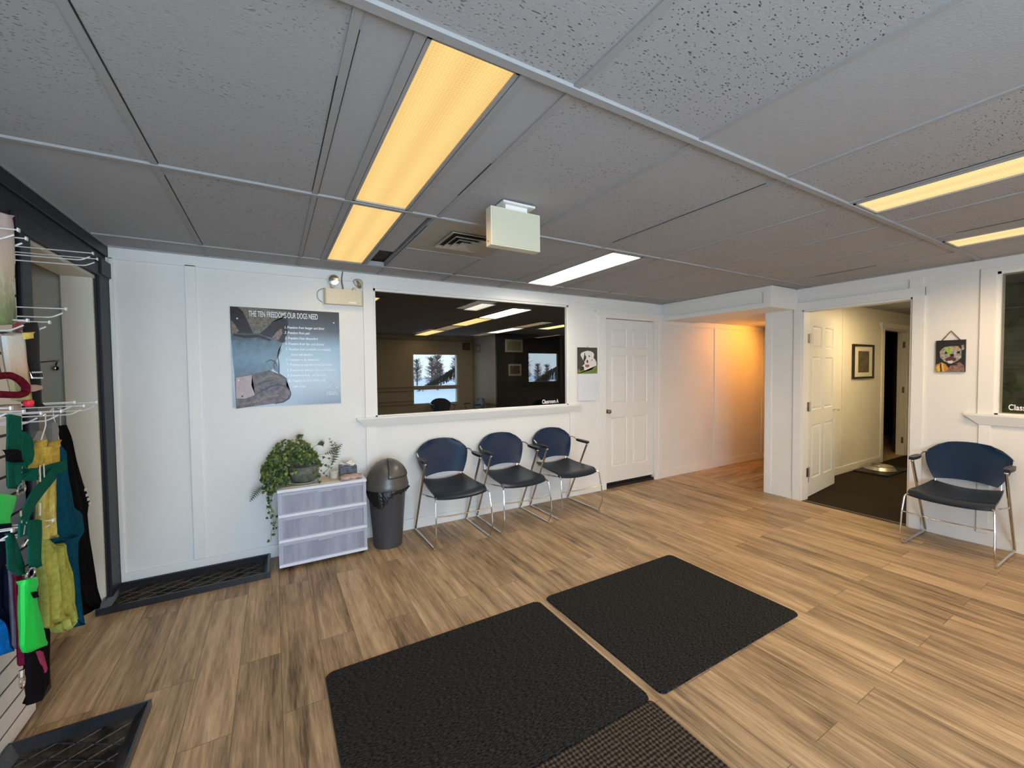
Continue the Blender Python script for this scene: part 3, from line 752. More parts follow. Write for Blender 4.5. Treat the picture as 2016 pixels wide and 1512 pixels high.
# classroom lights seen through the tinted pane
CL = [((2.80, 3.12, 4.80, 5.90), 'white ceiling light, brightest of the row seen through the dark pane', emis('classroom_white', (1, .95, .85), 19)),
      ((2.80, 3.12, 5.94, 7.08), 'amber ceiling light right behind the white one beyond the dark pane', emis('classroom_amber', (1, .70, .28), 2.6)),
      ((2.80, 3.12, 7.12, 8.0), 'dim unlit ceiling light between two amber ones beyond the pane', emis('classroom_off', (.8, .6, .4), .7)),
      ((2.80, 3.12, 8.05, 9.35), 'amber ceiling light farthest back in the classroom beyond the pane', emis('classroom_amber', (1, .70, .28), 2.6)),
      ((4.06, 4.36, 7.0, 8.15), 'pale ceiling light beside the dark accent wall beyond the pane', emis('classroom_pale', (1, .95, .8), 5)),
      ((4.02, 4.30, 5.9, 6.95), 'dim unlit ceiling light nearer the pane in the right row', emis('classroom_off', (.8, .6, .4), .7)),
      ((4.62, 4.92, 6.1, 7.0), 'yellow ceiling light at the right end of the dark pane', emis('classroom_yellow', (1, .82, .35), 3)),
      ((2.25, 2.48, 4.62, 5.25), 'whitish ceiling light nearest the top edge of the dark pane', emis('classroom_dimwhite', (1, .93, .8), 1.8)),
      ((.80, 1.08, 4.78, 5.34), 'amber ceiling light at the left corner of the dark pane', emis('classroom_amber', (1, .70, .28), 2.6))]
for i, (r, lab, em) in enumerate(CL):
    TROF['c%d' % i] = r
    troffer('c%d' % i, lab, em, None, H - .022)
# lamps out of view in the inner room and the hall
TROF['inner'] = (6.2, 6.8, 1.6, 2.0)
troffer('inner', 'ceiling light of the room beyond the open doorway', emis('inner_lens', (1, .72, .35), 22), None, H - .022)
TROF['side'] = (5.7, 6.0, -1.0, .2)  # unseen light added to brighten the olive wall of the side room
troffer('side', 'added unseen ceiling light inside the second classroom behind the right window', emis('added_side_room_lens', (1, .90, .70), 4), None, H - .022)
E_added = emis('added_warm_lens', (1, .74, .44), 7)  # unseen lights added behind the camera to warm the right side
for kk, rr4 in (('b1', (2.675, 2.95, -1.38, -.22)), ('b2', (4.03, 4.32, -1.38, -.22))):
    TROF[kk] = rr4
    troffer(kk, 'added unseen warm ceiling light behind the viewer in the ' + ('middle' if kk == 'b1' else 'right') + ' row', E_added, None, H - .022)
t = thing('downlight', 'recessed amber spot lamp in the hall ceiling', 'ceiling light', (6.3, 2.95, 2.118))
bm = BM(); lathe(bm, [(.045, 0), (.07, 0), (.07, -.004), (.045, -.004)], 24, cap=False)
obj('ring', bm, M_trim, t)
l = bpy.data.lights.new('hall_spot', 'SPOT'); l.energy = 36; l.color = (1, .36, .045); l.spot_size = R(118); l.spot_blend = .8; l.shadow_soft_size = .05
o = bpy.data.objects.new('hall_spot', l); COL.objects.link(o); o.location = (6.3, 2.95, 2.08); o.rotation_euler = (R(58), 0, R(14))

# ------------------------------------------------------------------ vent, exit sign, emergency light
v0 = thing('ceiling_vent', 'beige square air diffuser in the ceiling behind the blank exit sign', 'vent', (1.116, 2.545, H))
obj('panel', bx(-.292, .294, -.308, .308, .001, .012), M_smooth, v0)
M_vent = mat('vent_enamel', (.45, .42, .34), .5)
bm = BM()
def ring(bm, a, b_, z0, z1):
    """sloping square louvre from half-size a at z0 to b at z1"""
    A_ = [bm.verts.new((sx * a, sy * a * 1.12, z0)) for sx, sy in ((-1, -1), (1, -1), (1, 1), (-1, 1))]
    B_ = [bm.verts.new((sx * b_, sy * b_ * 1.12, z1)) for sx, sy in ((-1, -1), (1, -1), (1, 1), (-1, 1))]
    C_ = [bm.verts.new((sx * a, sy * a * 1.12, z0 + .004)) for sx, sy in ((-1, -1), (1, -1), (1, 1), (-1, 1))]
    D_ = [bm.verts.new((sx * b_, sy * b_ * 1.12, z1 + .004)) for sx, sy in ((-1, -1), (1, -1), (1, 1), (-1, 1))]
    for k in range(4):
        n = (k + 1) % 4
        bm.faces.new((A_[k], A_[n], B_[n], B_[k])); bm.faces.new((C_[k], D_[k], D_[n], C_[n]))
        bm.faces.new((A_[k], C_[k], C_[n], A_[n])); bm.faces.new((B_[k], B_[n], D_[n], D_[k]))
ring(bm, .15, .118, -.012, .0005); ring(bm, .108, .082, -.02, -.003); ring(bm, .072, .045, -.024, -.006); ring(bm, .035, .012, -.026, -.01)
obj('louvres', bm, M_vent, v0)
obj('throat', bx(-.125, .125, -.14, .14, -.0015, .001), M_dark, v0)

M_signcase = mat('exit_sign_enamel', (.60, .58, .44), .6, spec=.2)
es = thing('exit_sign', 'blank cream exit sign box hanging from the ceiling', 'exit sign', (1.1, 1.865, H))
obj('case', bx(-.147, .147, -.025, .03, -.228, -.035, .003), mat('exit_sign_case', (.72, .66, .52), .45), es)
obj('face_panel', bx(-.140, .140, -.028, -.024, -.222, -.041, .001), M_signcase, es)
bm = BM(); box(bm, -.085, .105, -.045, .035, -.014, -.003, 0, .002); box(bm, -.06, .07, -.02, .02, -.036, -.014)
obj('canopy_bracket', bm, M_trim, es)
bm = BM(); lathe(bm, [(0, 0), (.004, 0), (.004, .003), (0, .003)], 8)
for v in bm.verts: v.co = Vector((-.147 - v.co.z, v.co.x + .005, v.co.y - .205))
obj('screw', bm, M_bronze, es)

M_beige = mat('beige_enamel', (.66, .60, .44), .4)
em = thing('emergency_light', 'beige emergency light box with two lamp heads above the poster', 'emergency light', (.53, WY, 2.09))
bm = BM(); prism(bm, [(-.15, 0), (-.15, -.05), (-.138, -.062), (.14, -.062), (.152, -.05), (.152, 0)], 'z', -.062, .064)
obj('battery_box', bm, M_beige, em)
obj('nameplate', bx(.035, .095, -.064, -.061, -.05, -.038), M_white, em)
def lamp_head(loc, d, parent):
    bm = BM(); lathe(bm, [(0, -.045), (.014, -.043), (.03, -.025), (.043, .0), (.044, .008), (.040, .008)], 24, cap=False)
    q = Vector((0, 0, 1)).rotation_difference(Vector(d))
    bmesh.ops.transform(bm, matrix=Matrix.Translation(Vector(loc)) @ q.to_matrix().to_4x4(), verts=bm.verts[:])
    hd = obj('lamp_head', bm, M_beige, parent, True)
    bm = BM(); lathe(bm, [(.0, -.02), (.02, -.015), (.039, .004), (0.0395, .006), (.025, .009), (.0, .011)], 24, cap=False)
    bmesh.ops.transform(bm, matrix=Matrix.Translation(Vector(loc)) @ q.to_matrix().to_4x4(), verts=bm.verts[:])
    obj('reflector', bm, M_chrome, hd, True)
lamp_head((-.075, -.055, .135), (-.15, -1, -.05), em)
lamp_head((.115, -.05, .125), (-.75, -.35, -.65), em)
for x, z in ((-.085, .09), (.085, .075)):
    bm = BM(); bmesh.ops.create_uvsphere(bm, u_segments=14, v_segments=10, radius=.017)
    bmesh.ops.translate(bm, vec=(x, -.035, z), verts=bm.verts[:]); obj('swivel', bm, M_beige, em, 'all')
cp = curve_pts([(.0, -.02, .064), (-.005, -.02, .1), (-.012, -.012, .15), (.0, -.012, .22), (.0, -.012, .228)], .03)
obj('cable', tube(BM(), cp, .006, 8), mat('grey_cable', (.18, .17, .16), .5), em, True)
cp = curve_pts([(-.07, -.02, .067), (-.15, -.015, .07), (-.2, -.012, .04), (-.2, -.012, -.02), (-.16, -.015, -.05)], .05)
obj('cable', tube(BM(), cp, .0025, 6), mat('grey_cable', (.18, .17, .16), .5), em, True)

# ------------------------------------------------------------------ flat pictures
def flat_art(name, polys, u0, v0_, sc, parent, mats, frame, base=.0006, step=.00006):
    """polys: (material index, [(u,v)...]) in picture pixels; frame(u,v,t)->world"""
    bm = BM()
    for i, (mi, pts) in enumerate(polys):
        t_ = base + step * i
        V = [bm.verts.new(frame(p[0], p[1], t_)) for p in pts]
        f = bm.faces.new(V); f.material_index = mi
    bmesh.ops.triangulate(bm, faces=bm.faces[:])
    me = bpy.data.meshes.new(name); bm.to_mesh(me); bm.free()
    for m in mats: me.materials.append(m)
    o = bpy.data.objects.new(name, me); COL.objects.link(o); o.parent = parent
    return o
def print_mat(name, col, rough=.3, noise=.35, ns=55): return mat(name, col, rough, noise=noise, nscale=ns, spec=.2)

# poster -----------------------------------------------------------
PX0, PX1, PZ0, PZ1 = -.268, .494, 1.202, 1.966
po = thing('wall_poster', 'glossy square poster of a dog listing ten freedoms, on the white wall', 'poster', ((PX0 + PX1) / 2, WY, (PZ0 + PZ1) / 2))
m, t_, b = nodes('poster_background_glare')  # print gradient; its blue middle partly paints in the window glare
c = t_.nodes.new('ShaderNodeTexCoord'); sp = t_.nodes.new('ShaderNodeSeparateXYZ'); t_.links.new(c.outputs['Generated'], sp.inputs[0])
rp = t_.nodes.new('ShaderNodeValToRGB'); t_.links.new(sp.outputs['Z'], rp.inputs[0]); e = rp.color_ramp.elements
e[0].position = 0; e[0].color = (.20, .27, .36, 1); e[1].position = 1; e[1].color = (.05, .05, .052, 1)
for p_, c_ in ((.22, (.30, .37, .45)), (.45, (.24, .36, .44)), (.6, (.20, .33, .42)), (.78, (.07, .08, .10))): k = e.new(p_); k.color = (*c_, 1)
t_.links.new(rp.outputs[0], b.inputs['Base Color']); b.inputs['Roughness'].default_value = .2; b.inputs['Specular IOR Level'].default_value = .4
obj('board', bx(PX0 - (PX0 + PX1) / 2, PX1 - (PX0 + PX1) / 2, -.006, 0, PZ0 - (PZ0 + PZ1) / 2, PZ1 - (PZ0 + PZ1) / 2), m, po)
def pf(u, v, t):   # pixels of the enlarged poster (165..1265, 425..1425)
    return ((u - 165) / 1095 * (PX1 - PX0) + PX0 - (PX0 + PX1) / 2, -.006 - t, (PZ1 - PZ0) / 2 - (v - 425 - (u - 165) * .04) / 985 * (PZ1 - PZ0))
pm = [print_mat('poster_fur_dark', (.022, .016, .015)), print_mat('poster_fur_mid', (.07, .105, .135), noise=.4, ns=30), print_mat('poster_olive', (.17, .155, .115)),
      print_mat('poster_inner_ear', (.20, .145, .125)), print_mat('poster_muzzle', (.12, .095, .10), noise=.6, ns=30), print_mat('poster_tongue', (.46, .36, .37), noise=.1), print_mat('poster_shadow', (.02, .018, .02)),
      print_mat('poster_fur_blue', (.15, .27, .36), noise=.15, ns=14)]
polys = [
 (2, [(235, 430), (430, 440), (760, 470), (690, 540), (560, 570), (480, 660), (430, 690), (360, 690), (250, 600)]),
 (0, [(166, 428), (235, 430), (280, 470), (320, 560), (350, 640), (372, 690), (300, 760), (172, 780)]),
 (3, [(172, 560), (200, 590), (240, 660), (215, 690), (173, 690)]),
 (0, [(430, 690), (480, 655), (560, 575), (640, 543), (700, 540), (716, 580), (705, 690), (675, 780), (600, 800), (450, 760)]),
 (3, [(545, 740), (600, 670), (650, 640), (655, 690), (620, 750), (560, 775)]),
 (1, [(171, 690), (300, 682), (430, 690), (560, 740), (650, 790), (610, 860), (590, 960), (540, 1060), (400, 1100), (190, 1120), (175, 900)]),
 (1, [(176, 790), (400, 780), (600, 810), (600, 900), (560, 1000), (520, 1060), (380, 1090), (190, 1110)]),
 (4, [(188, 1120), (380, 1085), (520, 1060), (610, 1105), (680, 1150), (672, 1230), (722, 1295), (712, 1350), (645, 1395), (420, 1408), (192, 1422)]),
 (1, [(500, 930), (560, 940), (605, 1000), (608, 1100), (560, 1060), (520, 1000)]),
 (5, [(200, 1118), (350, 1100), (340, 1200), (372, 1300), (280, 1330), (195, 1322)]),
 (6, [(240, 1300), (262, 1296), (262, 1310), (244, 1312)])]
def stroke(pts, w_, mi):
    pts = [Vector((p[0], p[1])) for p in pts]; L_, R_ = [], []
    for i, p in enumerate(pts):
        d = (pts[min(i + 1, len(pts) - 1)] - pts[max(i - 1, 0)]).normalized(); n = Vector((-d.y, d.x)); q = w_ * (.35 + .65 * math.sin(PI * (i + .5) / len(pts)))
        L_.append(tuple(p + n * q / 2)); R_.append(tuple(p - n * q / 2))
    for i in range(len(pts) - 1): polys.append((mi, [L_[i], L_[i + 1], R_[i + 1], R_[i]]))
for st_, w_, mi in (([(372, 1300), (440, 1262), (520, 1225), (600, 1210), (660, 1228), (700, 1265)], 16, 6), ([(722, 1290), (718, 1330), (700, 1360), (645, 1392), (560, 1402)], 16, 6),
    ([(640, 850), (604, 930), (612, 1000), (610, 1100), (650, 1130), (682, 1155), (676, 1230), (720, 1290)], 11, 6), ([(420, 1160), (500, 1120), (580, 1120), (640, 1160)], 26, 3), ([(250, 1380), (360, 1370), (480, 1330), (600, 1320)], 30, 3),
    ([(400, 1200), (470, 1170), (560, 1160)], 14, 6), ([(480, 980), (530, 955), (570, 975), (590, 1020)], 10, 6), ([(190, 700), (300, 720), (420, 715), (540, 760)], 30, 0), ([(575, 1060), (560, 1010), (575, 960)], 14, 4)):
    stroke(st_, w_, mi)
mg, tg, bg_ = nodes('poster_fur_glare')  # dog fur print with the blue window reflection painted into its middle
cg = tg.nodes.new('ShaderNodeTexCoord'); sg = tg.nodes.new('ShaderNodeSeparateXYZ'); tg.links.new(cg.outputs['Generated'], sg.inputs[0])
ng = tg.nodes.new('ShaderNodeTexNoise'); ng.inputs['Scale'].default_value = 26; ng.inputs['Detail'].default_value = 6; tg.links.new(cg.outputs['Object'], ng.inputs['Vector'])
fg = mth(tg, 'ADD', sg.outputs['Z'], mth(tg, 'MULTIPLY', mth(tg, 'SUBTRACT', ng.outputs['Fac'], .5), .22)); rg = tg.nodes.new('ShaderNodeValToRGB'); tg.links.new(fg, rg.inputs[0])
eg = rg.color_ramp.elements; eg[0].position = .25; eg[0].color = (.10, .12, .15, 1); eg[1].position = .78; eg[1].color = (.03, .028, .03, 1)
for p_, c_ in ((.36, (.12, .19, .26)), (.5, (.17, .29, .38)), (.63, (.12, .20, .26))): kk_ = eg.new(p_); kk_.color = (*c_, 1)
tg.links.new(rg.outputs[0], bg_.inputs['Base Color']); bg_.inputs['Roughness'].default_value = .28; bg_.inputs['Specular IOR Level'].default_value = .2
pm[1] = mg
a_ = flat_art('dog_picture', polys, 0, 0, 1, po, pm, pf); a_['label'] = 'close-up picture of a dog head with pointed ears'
M_ink = mat('poster_white_ink', (.85, .88, .9), .3)
def at_p(u, v):
    return pf(u, v, .0065)
text('title', 'THE TEN FREEDOMS OUR DOGS NEED', M_ink, at_p(335, 520), (R(90), 0, 0), .062, po, sx=.445, spacing=1.0, bold=.0003)
LN = [(640, '1. Freedom from hunger and thirst'), (695, '2. Freedom from pain'), (750, '3. Freedom from discomfort'), (808, '4. Freedom from fear and distress'), (864, '5. Freedom from avoidable or treatable'),
      (918, '      illness and disability'), (972, '6. Freedom to be themselves'), (1024, '7. Freedom to express normal behaviour'), (1080, '8. Freedom to exercise choice and control'),
      (1135, '9. Freedom to frolic and have fun'), (1190, '10. Freedom to have privacy and'), (1248, '       safe zones')]
for i, (v_, s_) in enumerate(LN):
    text('text_line', s_, M_ink, at_p(672 + (v_ - 640) * .035, v_ + 0), (R(90), 0, 0), .0285, po, sx=.72, shear=.3, bold=.0004)
text('logo_text', 'Call of the', M_ink, at_p(1100, 1332), (R(90), 0, 0), .021, po, sx=.85)
text('logo_text', 'CANINE', M_ink, at_p(1098, 1357), (R(90), 0, 0), .026, po, sx=.9)
bm = BM()   # line drawing of a leaping dog and person
def lp(pts): tube(bm, [at_p(630 / 1 and (1100 + (x - 220) * .16), 1185 + (y - 330) * .165) for x, y in pts], .0016, 5)
lp([(300, 960), (330, 880), (420, 780), (520, 680), (600, 590), (700, 540), (790, 480), (850, 400), (780, 330)])
lp([(300, 620), (420, 630), (520, 610), (620, 570)]); lp([(380, 920), (480, 900), (560, 820), (640, 740), (720, 640), (820, 570)]); lp([(640, 740), (700, 830), (650, 920), (560, 980)])
lp([(420, 780), (480, 850), (400, 900)])
obj('logo', bm, M_ink, po)
M_rivet = mat('rivet', (.9, .9, .9), .3)
for u, v_ in ((228, 541), (1198, 582), (222, 1145), (1215, 1278)):
    bm = BM(); lathe(bm, [(0, 0), (.006, 0), (.005, .003), (0, .004)], 12)
    q = at_p(u, v_)
    for vv in bm.verts: vv.co = Vector((vv.co.x + q[0], -.0075 - vv.co.z, vv.co.y + q[2]))
    obj('screw', bm, M_rivet, po)

# calendar ---------------------------------------------------------
ca = thing('wall_calendar', 'puppy wall calendar pinned beside the closed door', 'calendar', (3.202, WY, 1.41))
obj('picture_page', bx(-.152, .150, -.004, 0, .008, .314), mat('calendar_dark_background', (.055, .05, .045), .35, noise=.3, nscale=9), ca)
def cf(u, v, t): return ((u - 188) / 460 * .302 - .152, -.004 - t, .314 - (v - 165) / 600 * .306)
cm = [mat('puppy_white', (.78, .74, .70), .5, noise=.06, nscale=30), mat('puppy_dark', (.04, .03, .03), .5), mat('puppy_pink', (.30, .11, .09), .5), mat('grass_green', (.16, .21, .05), .7, noise=.6, nscale=90), mat('puppy_shade', (.55, .50, .46), .5)]
polys = [(0, [(500, 400), (560, 410), (590, 430), (625, 500), (630, 620), (500, 690), (340, 690), (330, 600), (290, 600), (340, 550), (400, 500)]),
 (0, [(255, 335), (280, 290), (340, 262), (420, 240), (490, 248), (550, 280), (572, 320), (560, 400), (545, 440), (510, 440), (500, 490), (450, 545), (400, 552), (350, 530), (340, 470), (322, 465), (290, 410)]),
 (1, [(350, 285), (365, 290), (360, 340), (388, 365), (385, 420), (345, 490), (322, 455), (335, 400), (342, 350)]),
 (1, [(440, 350), (470, 345), (475, 380), (450, 385)]), (1, [(390, 455), (430, 452), (435, 500), (420, 530), (395, 505)]),
 (2, [(355, 560), (450, 555), (465, 600), (420, 625), (370, 615)]), (4, [(395, 380), (405, 380), (400, 470), (392, 460)]),
 (3, [(188, 764), (188, 640), (215, 670), (240, 640), (260, 700), (290, 690), (330, 680), (360, 710), (400, 670), (440, 700), (480, 680), (520, 670), (560, 620), (600, 590), (645, 580), (645, 764)])]
flat_art('puppy_picture', polys, 0, 0, 1, ca, cm, cf)
pg = mat('calendar_paper', (.74, .76, .80), .6)
bm = BM(); sheet(bm, lambda u, v: (-.153 + .306 * u, -.006 - .012 * math.sin(v * 1.3) * .6, .005 - .312 * v), 4, 8, .0012, (0, 1, 0))
cp_ = obj('date_page', bm, pg, ca)
bm = BM()
for i in range(6): box(bm, -.13, .13, -.0125, -.012, -.055 - .045 * i, -.054 - .045 * i)
for i in range(8): box(bm, -.13 + .037 * i, -.129 + .037 * i, -.0125, -.012, -.28, -.055)
obj('date_grid', bm, mat('pale_ink', (.5, .53, .6), .6), cp_)
bm = BM(); lathe(bm, [(0, 0), (.005, .001), (.005, .006), (0, .008)], 10)
for v in bm.verts: v.co = Vector((v.co.x - .005, -.004 - v.co.z, v.co.y + .322))
obj('pin', bm, mat('red_pin', (.3, .08, .05), .4), ca)

# dog painting on the right wall ------------------------------------
pt = thing('dog_painting', 'small square bulldog painting hanging by a cord on the right wall', 'painting', (XB, 1.17, 1.547))
obj('canvas', bx(-.02, 0, -.088, .088, -.134, .134), mat('painting_black', (.015, .014, .014), .5), pt)
def bf(u, v, t): return (-.02 - t, .088 - (u - 465) / 260 * .176, .134 - (v - 665) / 280 * .268)
bmts = [mat('paint_grey', (.30, .28, .25), .5, noise=.5, nscale=60), mat('paint_green', (.30, .42, .08), .5, noise=.3, nscale=80), mat('paint_orange', (.55, .25, .04), .5, noise=.3, nscale=60),
       mat('paint_yellow', (.65, .48, .08), .5), mat('paint_plum', (.09, .03, .05), .5), mat('paint_white', (.62, .58, .50), .5), mat('paint_brown', (.22, .13, .10), .5, noise=.5, nscale=70), mat('paint_black', (.012, .012, .012), .5)]
polys = [(2, [(462, 943), (470, 880), (520, 860), (560, 880), (600, 943)]), (6, [(560, 943), (600, 890), (680, 860), (715, 890), (722, 943)]),
 (0, [(500, 760), (540, 725), (600, 718), (660, 720), (690, 750), (692, 820), (660, 850), (600, 875), (540, 850), (505, 815)]),
 (1, [(540, 735), (590, 722), (610, 740), (600, 790), (570, 800), (545, 775)]), (2, [(630, 722), (668, 722), (670, 740), (640, 742)]),
 (7, [(655, 765), (680, 765), (678, 785), (650, 785)]), (7, [(545, 770), (565, 765), (570, 785), (548, 788)]), (7, [(590, 790), (625, 785), (628, 810), (600, 815)]),
 (4, [(545, 830), (600, 805), (650, 830), (640, 850), (560, 850)]), (5, [(570, 848), (620, 845), (615, 868), (580, 870)]),
 (3, [(470, 900), (500, 880), (505, 943), (490, 943)]), (3, [(520, 870), (530, 868), (545, 943), (530, 943)]), (7, [(505, 870), (515, 868), (522, 943), (512, 943)]),
 (7, [(560, 880), (660, 875), (655, 885), (565, 892)]), (0, [(690, 715), (712, 708), (715, 750), (695, 760)])]
flat_art('dog_portrait', polys, 0, 0, 1, pt, bmts, bf)
obj('cord', tube(BM(), [(-.01, .055, .132), (-.012, .0, .212), (-.01, -.055, .132)], .004, 6), mat('brown_cord', (.12, .08, .05), .8), pt)

# framed print in the inner room -------------------------------------
fr = thing('framed_print', 'black framed print with white mat beyond the open doorway', 'framed picture', (7.34, 2.62, 1.54))
bm = BM()
for (a, b_, c, d) in ((-.34, .34, .215, .245), (-.34, .34, -.245, -.215), (-.34, -.30, -.215, .215), (.30, .34, -.215, .215)): box(bm, a, b_, -.025, 0, c, d, 0, .002)
obj('frame', bm, mat('black_frame', (.015, .012, .01), .4), fr)
obj('mat_board', bx(-.30, .30, -.012, -.004, -.215, .215), mat('mat_board', (.72, .70, .62), .6), fr)
obj('print', bx(-.165, .185, -.014, -.012, -.155, .15), mat('sepia_print', (.11, .095, .06), .5, noise=.6, nscale=14), fr)

# tray and bowl beyond the doorway -----------------------------------
tr = tag(obj('feeding_tray', BM() if False else bx(6.99, 7.72, 2.2, 2.585, 0, .025, .006), mat('black_rubber_tray', (.01, .01, .01), .5)), 'black flat tray under the steel bowl beyond the doorway', 'tray')
bm = BM(); lathe(bm, [(0, .012), (.09, .012), (.10, .004), (.175, .0), (.18, .006), (.15, .05), (.155, .055), (.14, .052), (.11, .018), (.0, .016)], 36, (7.34, 2.40, .026), cap=False)
tag(obj('dog_bowl', bm, mat('bowl_steel', (.6, .58, .54), .25, 1), None, True), 'stainless steel dog bowl on the black tray', 'bowl')
# things in the dark store room
st = thing('storage_rack', 'dark rack with a white edged shelf in the far dark room', 'rack', (10.2, 3.9, 0))
obj('cabinet', bx(-.5, .5, -.3, .3, 0, .55), mat('dark_brown_laminate', (.03, .016, .01), .5), st)
obj('shelf_top', bx(-.52, .52, -.32, .32, .55, .575), mat('pale_edge', (.4, .4, .42), .5), st)
bm = BM()
for x in (-.4, .0, .4): box(bm, x - .015, x + .015, -.28, -.25, .575, 1.0)
for z in (.7, .8, .9): box(bm, -.4, .4, -.28, -.26, z, z + .02)
obj('rails', bm, mat('dark_metal_rail', (.05, .045, .035), .5), st)
cn = tag(obj('door_curtain', sheet(BM(), lambda u, v: (10.0 + .35 * u, 4.9 + .02 * math.sin(u * 40), .9 + 1.3 * v), 24, 2, .004, (0, 1, 0)), mat('olive_cloth', (.10, .11, .06), .9)), 'olive cloth hanging in the far dark room', 'curtain')

# ------------------------------------------------------------------ chairs
def make_chair():
    t = thing('armchair', '', 'chair')
    W_ = .255
    # seat: saddle shaped shell
    def seat_fn(u, v):      # u across -1..1, v front..rear
        a = 2 * u - 1; y = -.285 + .50 * v
        hw = .238 - .038 * v ** 1.3
        round_ = .028 * (abs(a) ** 4) * (1 - v) ** 3
        z = .435 + .022 * a * a * (.55 + .75 * v) + .012 * v - .010 * math.sin(PI * v)
        if v < .12: z -= .03 * ((.12 - v) / .12) ** 2
        return (a * hw, y + round_ + .015 * (a * a) * (1 - v), z)
    bm = BM(); sheet(bm, seat_fn, 16, 14, .016, (0, 0, 1))
    obj('seat', bm, M_seat, t, True)
    # backrest: outline wider at the top with rounded shoulders, curved in plan
    def back_fn(u, v):
        a = 2 * u - 1
        half = .180 + .072 * math.sin(min(1, v / .80) * PI / 2) ** .9
        sh = 1 if v < .72 else math.sqrt(max(0, 1 - ((v - .72) / .28) ** 2 * .62))
        half *= sh
        z0 = .508 + .016 * (1 - a * a); z1 = .812 + .018 * (1 - a * a)
        if abs(a) > .8: z1 -= .03 * ((abs(a) - .8) / .2) ** 2
        z = z0 + (z1 - z0) * v
        return (a * half, .155 + .075 * v + .035 * (1 - a * a) - .0, z)
    bm = BM(); sheet(bm, back_fn, 18, 14, .018, (0, 1, 0))
    bmesh.ops.remove_doubles(bm, verts=bm.verts[:], dist=1e-5)
    obj('backrest', bm, M_navyplastic, t, True)
    for s in (-1, 1):
        x = s * W_
        # thick slanting rear tube from the floor up to the arm
        obj('rear_leg', tube(BM(), [(x, .262, .014), (x, .25, .04), (x * 1.01, -.062, .650), (x * 1.01, -.075, .668)], .0105, 10), M_chrome, t, True)
        obj('runner', tube(BM(), curve_pts([(x, .265, .012), (x, -.245, .010), (x, -.262, .014)], .02), .0075, 8), M_chrome, t, True)
        obj('front_leg', tube(BM(), curve_pts([(x, -.255, .012), (x, -.312, .13), (x * .985, -.30, .28), (x * .95, -.275, .418), (x * .86, -.22, .424)], .025), .0062, 8), M_chrome, t, True)
        obj('side_rail', tube(BM(), curve_pts([(x * .9, -.25, .418), (x * .9, -.16, .408), (x, -.08, .405), (x, .062, .385)], .03), .006, 8), M_chrome, t, True)
        # armrest with its small chrome joint
        def arm_fn(u, v, s=s):
            y = -.085 + .185 * v; w = .021 * math.sin(PI * (.12 + .8 * v)) ** .6 + .004
            return (s * .262 + (2 * u - 1) * w, y, .688 + .006 * v)
        arm = obj('armrest', sheet(BM(), arm_fn, 5, 10, .022, (0, 0, 1)), M_blackplastic, t, True)
        bm = BM(); bmesh.ops.create_uvsphere(bm, u_segments=12, v_segments=8, radius=.0135); bmesh.ops.translate(bm, vec=(s * .2585, -.07, .668), verts=bm.verts[:])
        obj('arm_joint', bm, M_chrome, arm, 'all')
        obj('arm_bracket', tube(BM(), curve_pts([(s * .262, .095, .693), (s * .258, .155, .72), (s * .225, .235, .722)], .02), .007, 8), M_chrome, t, True)
        obj('back_post', tube(BM(), curve_pts([(s * .175, .10, .43), (s * .188, .205, .44), (s * .186, .215, .56), (s * .18, .235, .66)], .03), .0062, 8), M_chrome, t, True)
    obj('stretcher', tube(BM(), [(-.25, -.303, .285), (-.13, -.30, .275), (0, -.298, .272), (.13, -.30, .275), (.25, -.303, .285)], .0052, 8), M_chrome, t, True)
    return t
M_seat = mat('dark_blue_grey_seat_plastic', (.010, .018, .030), .32, noise=.05, nscale=60, spec=.45)
def copy_tree(o, parent=None):
    c = o.copy(); COL.objects.link(c)
    if parent: c.parent = parent
    for ch in list(o.children): copy_tree(ch, c)
    return c
chair0 = make_chair()
spots = [((1.360, 3.462), 0, 'navy armchair right beside the grey trash bin'),
         ((1.992, 3.470), 0, 'middle of the three navy armchairs under the classroom window'),
         ((2.628, 3.474), 0, 'navy armchair nearest the closed white door'),
         ((4.718, 1.048), -PI / 2, 'lone navy armchair against the right wall beside the doorway'),
         ((3.40, 9.05), 0, 'armchair seen through the dark pane in front of the snowy window'),
         ((4.0, 8.80), -PI / 2, 'armchair seen through the dark pane, turned sideways by the corner'),
         ((4.718, .22), -PI / 2, 'armchair cut off at the right edge, only a chrome foot showing')]
for i, (p, rz, lab) in enumerate(spots):
    o = chair0 if i == 0 else copy_tree(chair0)
    o.location = (p[0], p[1], 0); o.rotation_euler = (0, 0, rz); o['label'] = lab; o['category'] = 'chair'
    o['group'] = 'navy armchairs with chrome frames'

# ------------------------------------------------------------------ drawer unit
M_unit = mat('white_drawer_plastic', (.74, .77, .84), .35)
m, t_, b = nodes('frosted_drawer_plastic')
c = t_.nodes.new('ShaderNodeTexCoord'); mp = t_.nodes.new('ShaderNodeMapping'); mp.inputs['Scale'].default_value = (14, 1, 2.2); t_.links.new(c.outputs['Object'], mp.inputs[0])
n = t_.nodes.new('ShaderNodeTexNoise'); n.inputs['Scale'].default_value = 1.3; n.inputs['Detail'].default_value = 5; t_.links.new(mp.outputs[0], n.inputs['Vector'])
rp = t_.nodes.new('ShaderNodeValToRGB'); t_.links.new(n.outputs['Fac'], rp.inputs[0]); rp.color_ramp.elements[0].position = .3; rp.color_ramp.elements[1].position = .66
rp.color_ramp.elements[0].color = (.25, .255, .32, 1); rp.color_ramp.elements[1].color = (.37, .38, .46, 1)
t_.links.new(rp.outputs[0], b.inputs['Base Color']); b.inputs['Roughness'].default_value = .38
M_frost = m
du = thing('drawer_unit', 'white plastic three-drawer unit carrying the ivy, by the trash bin', 'drawer unit', (.316, 3.60, 0))
hw, y0, y1 = .309, -.155, .135
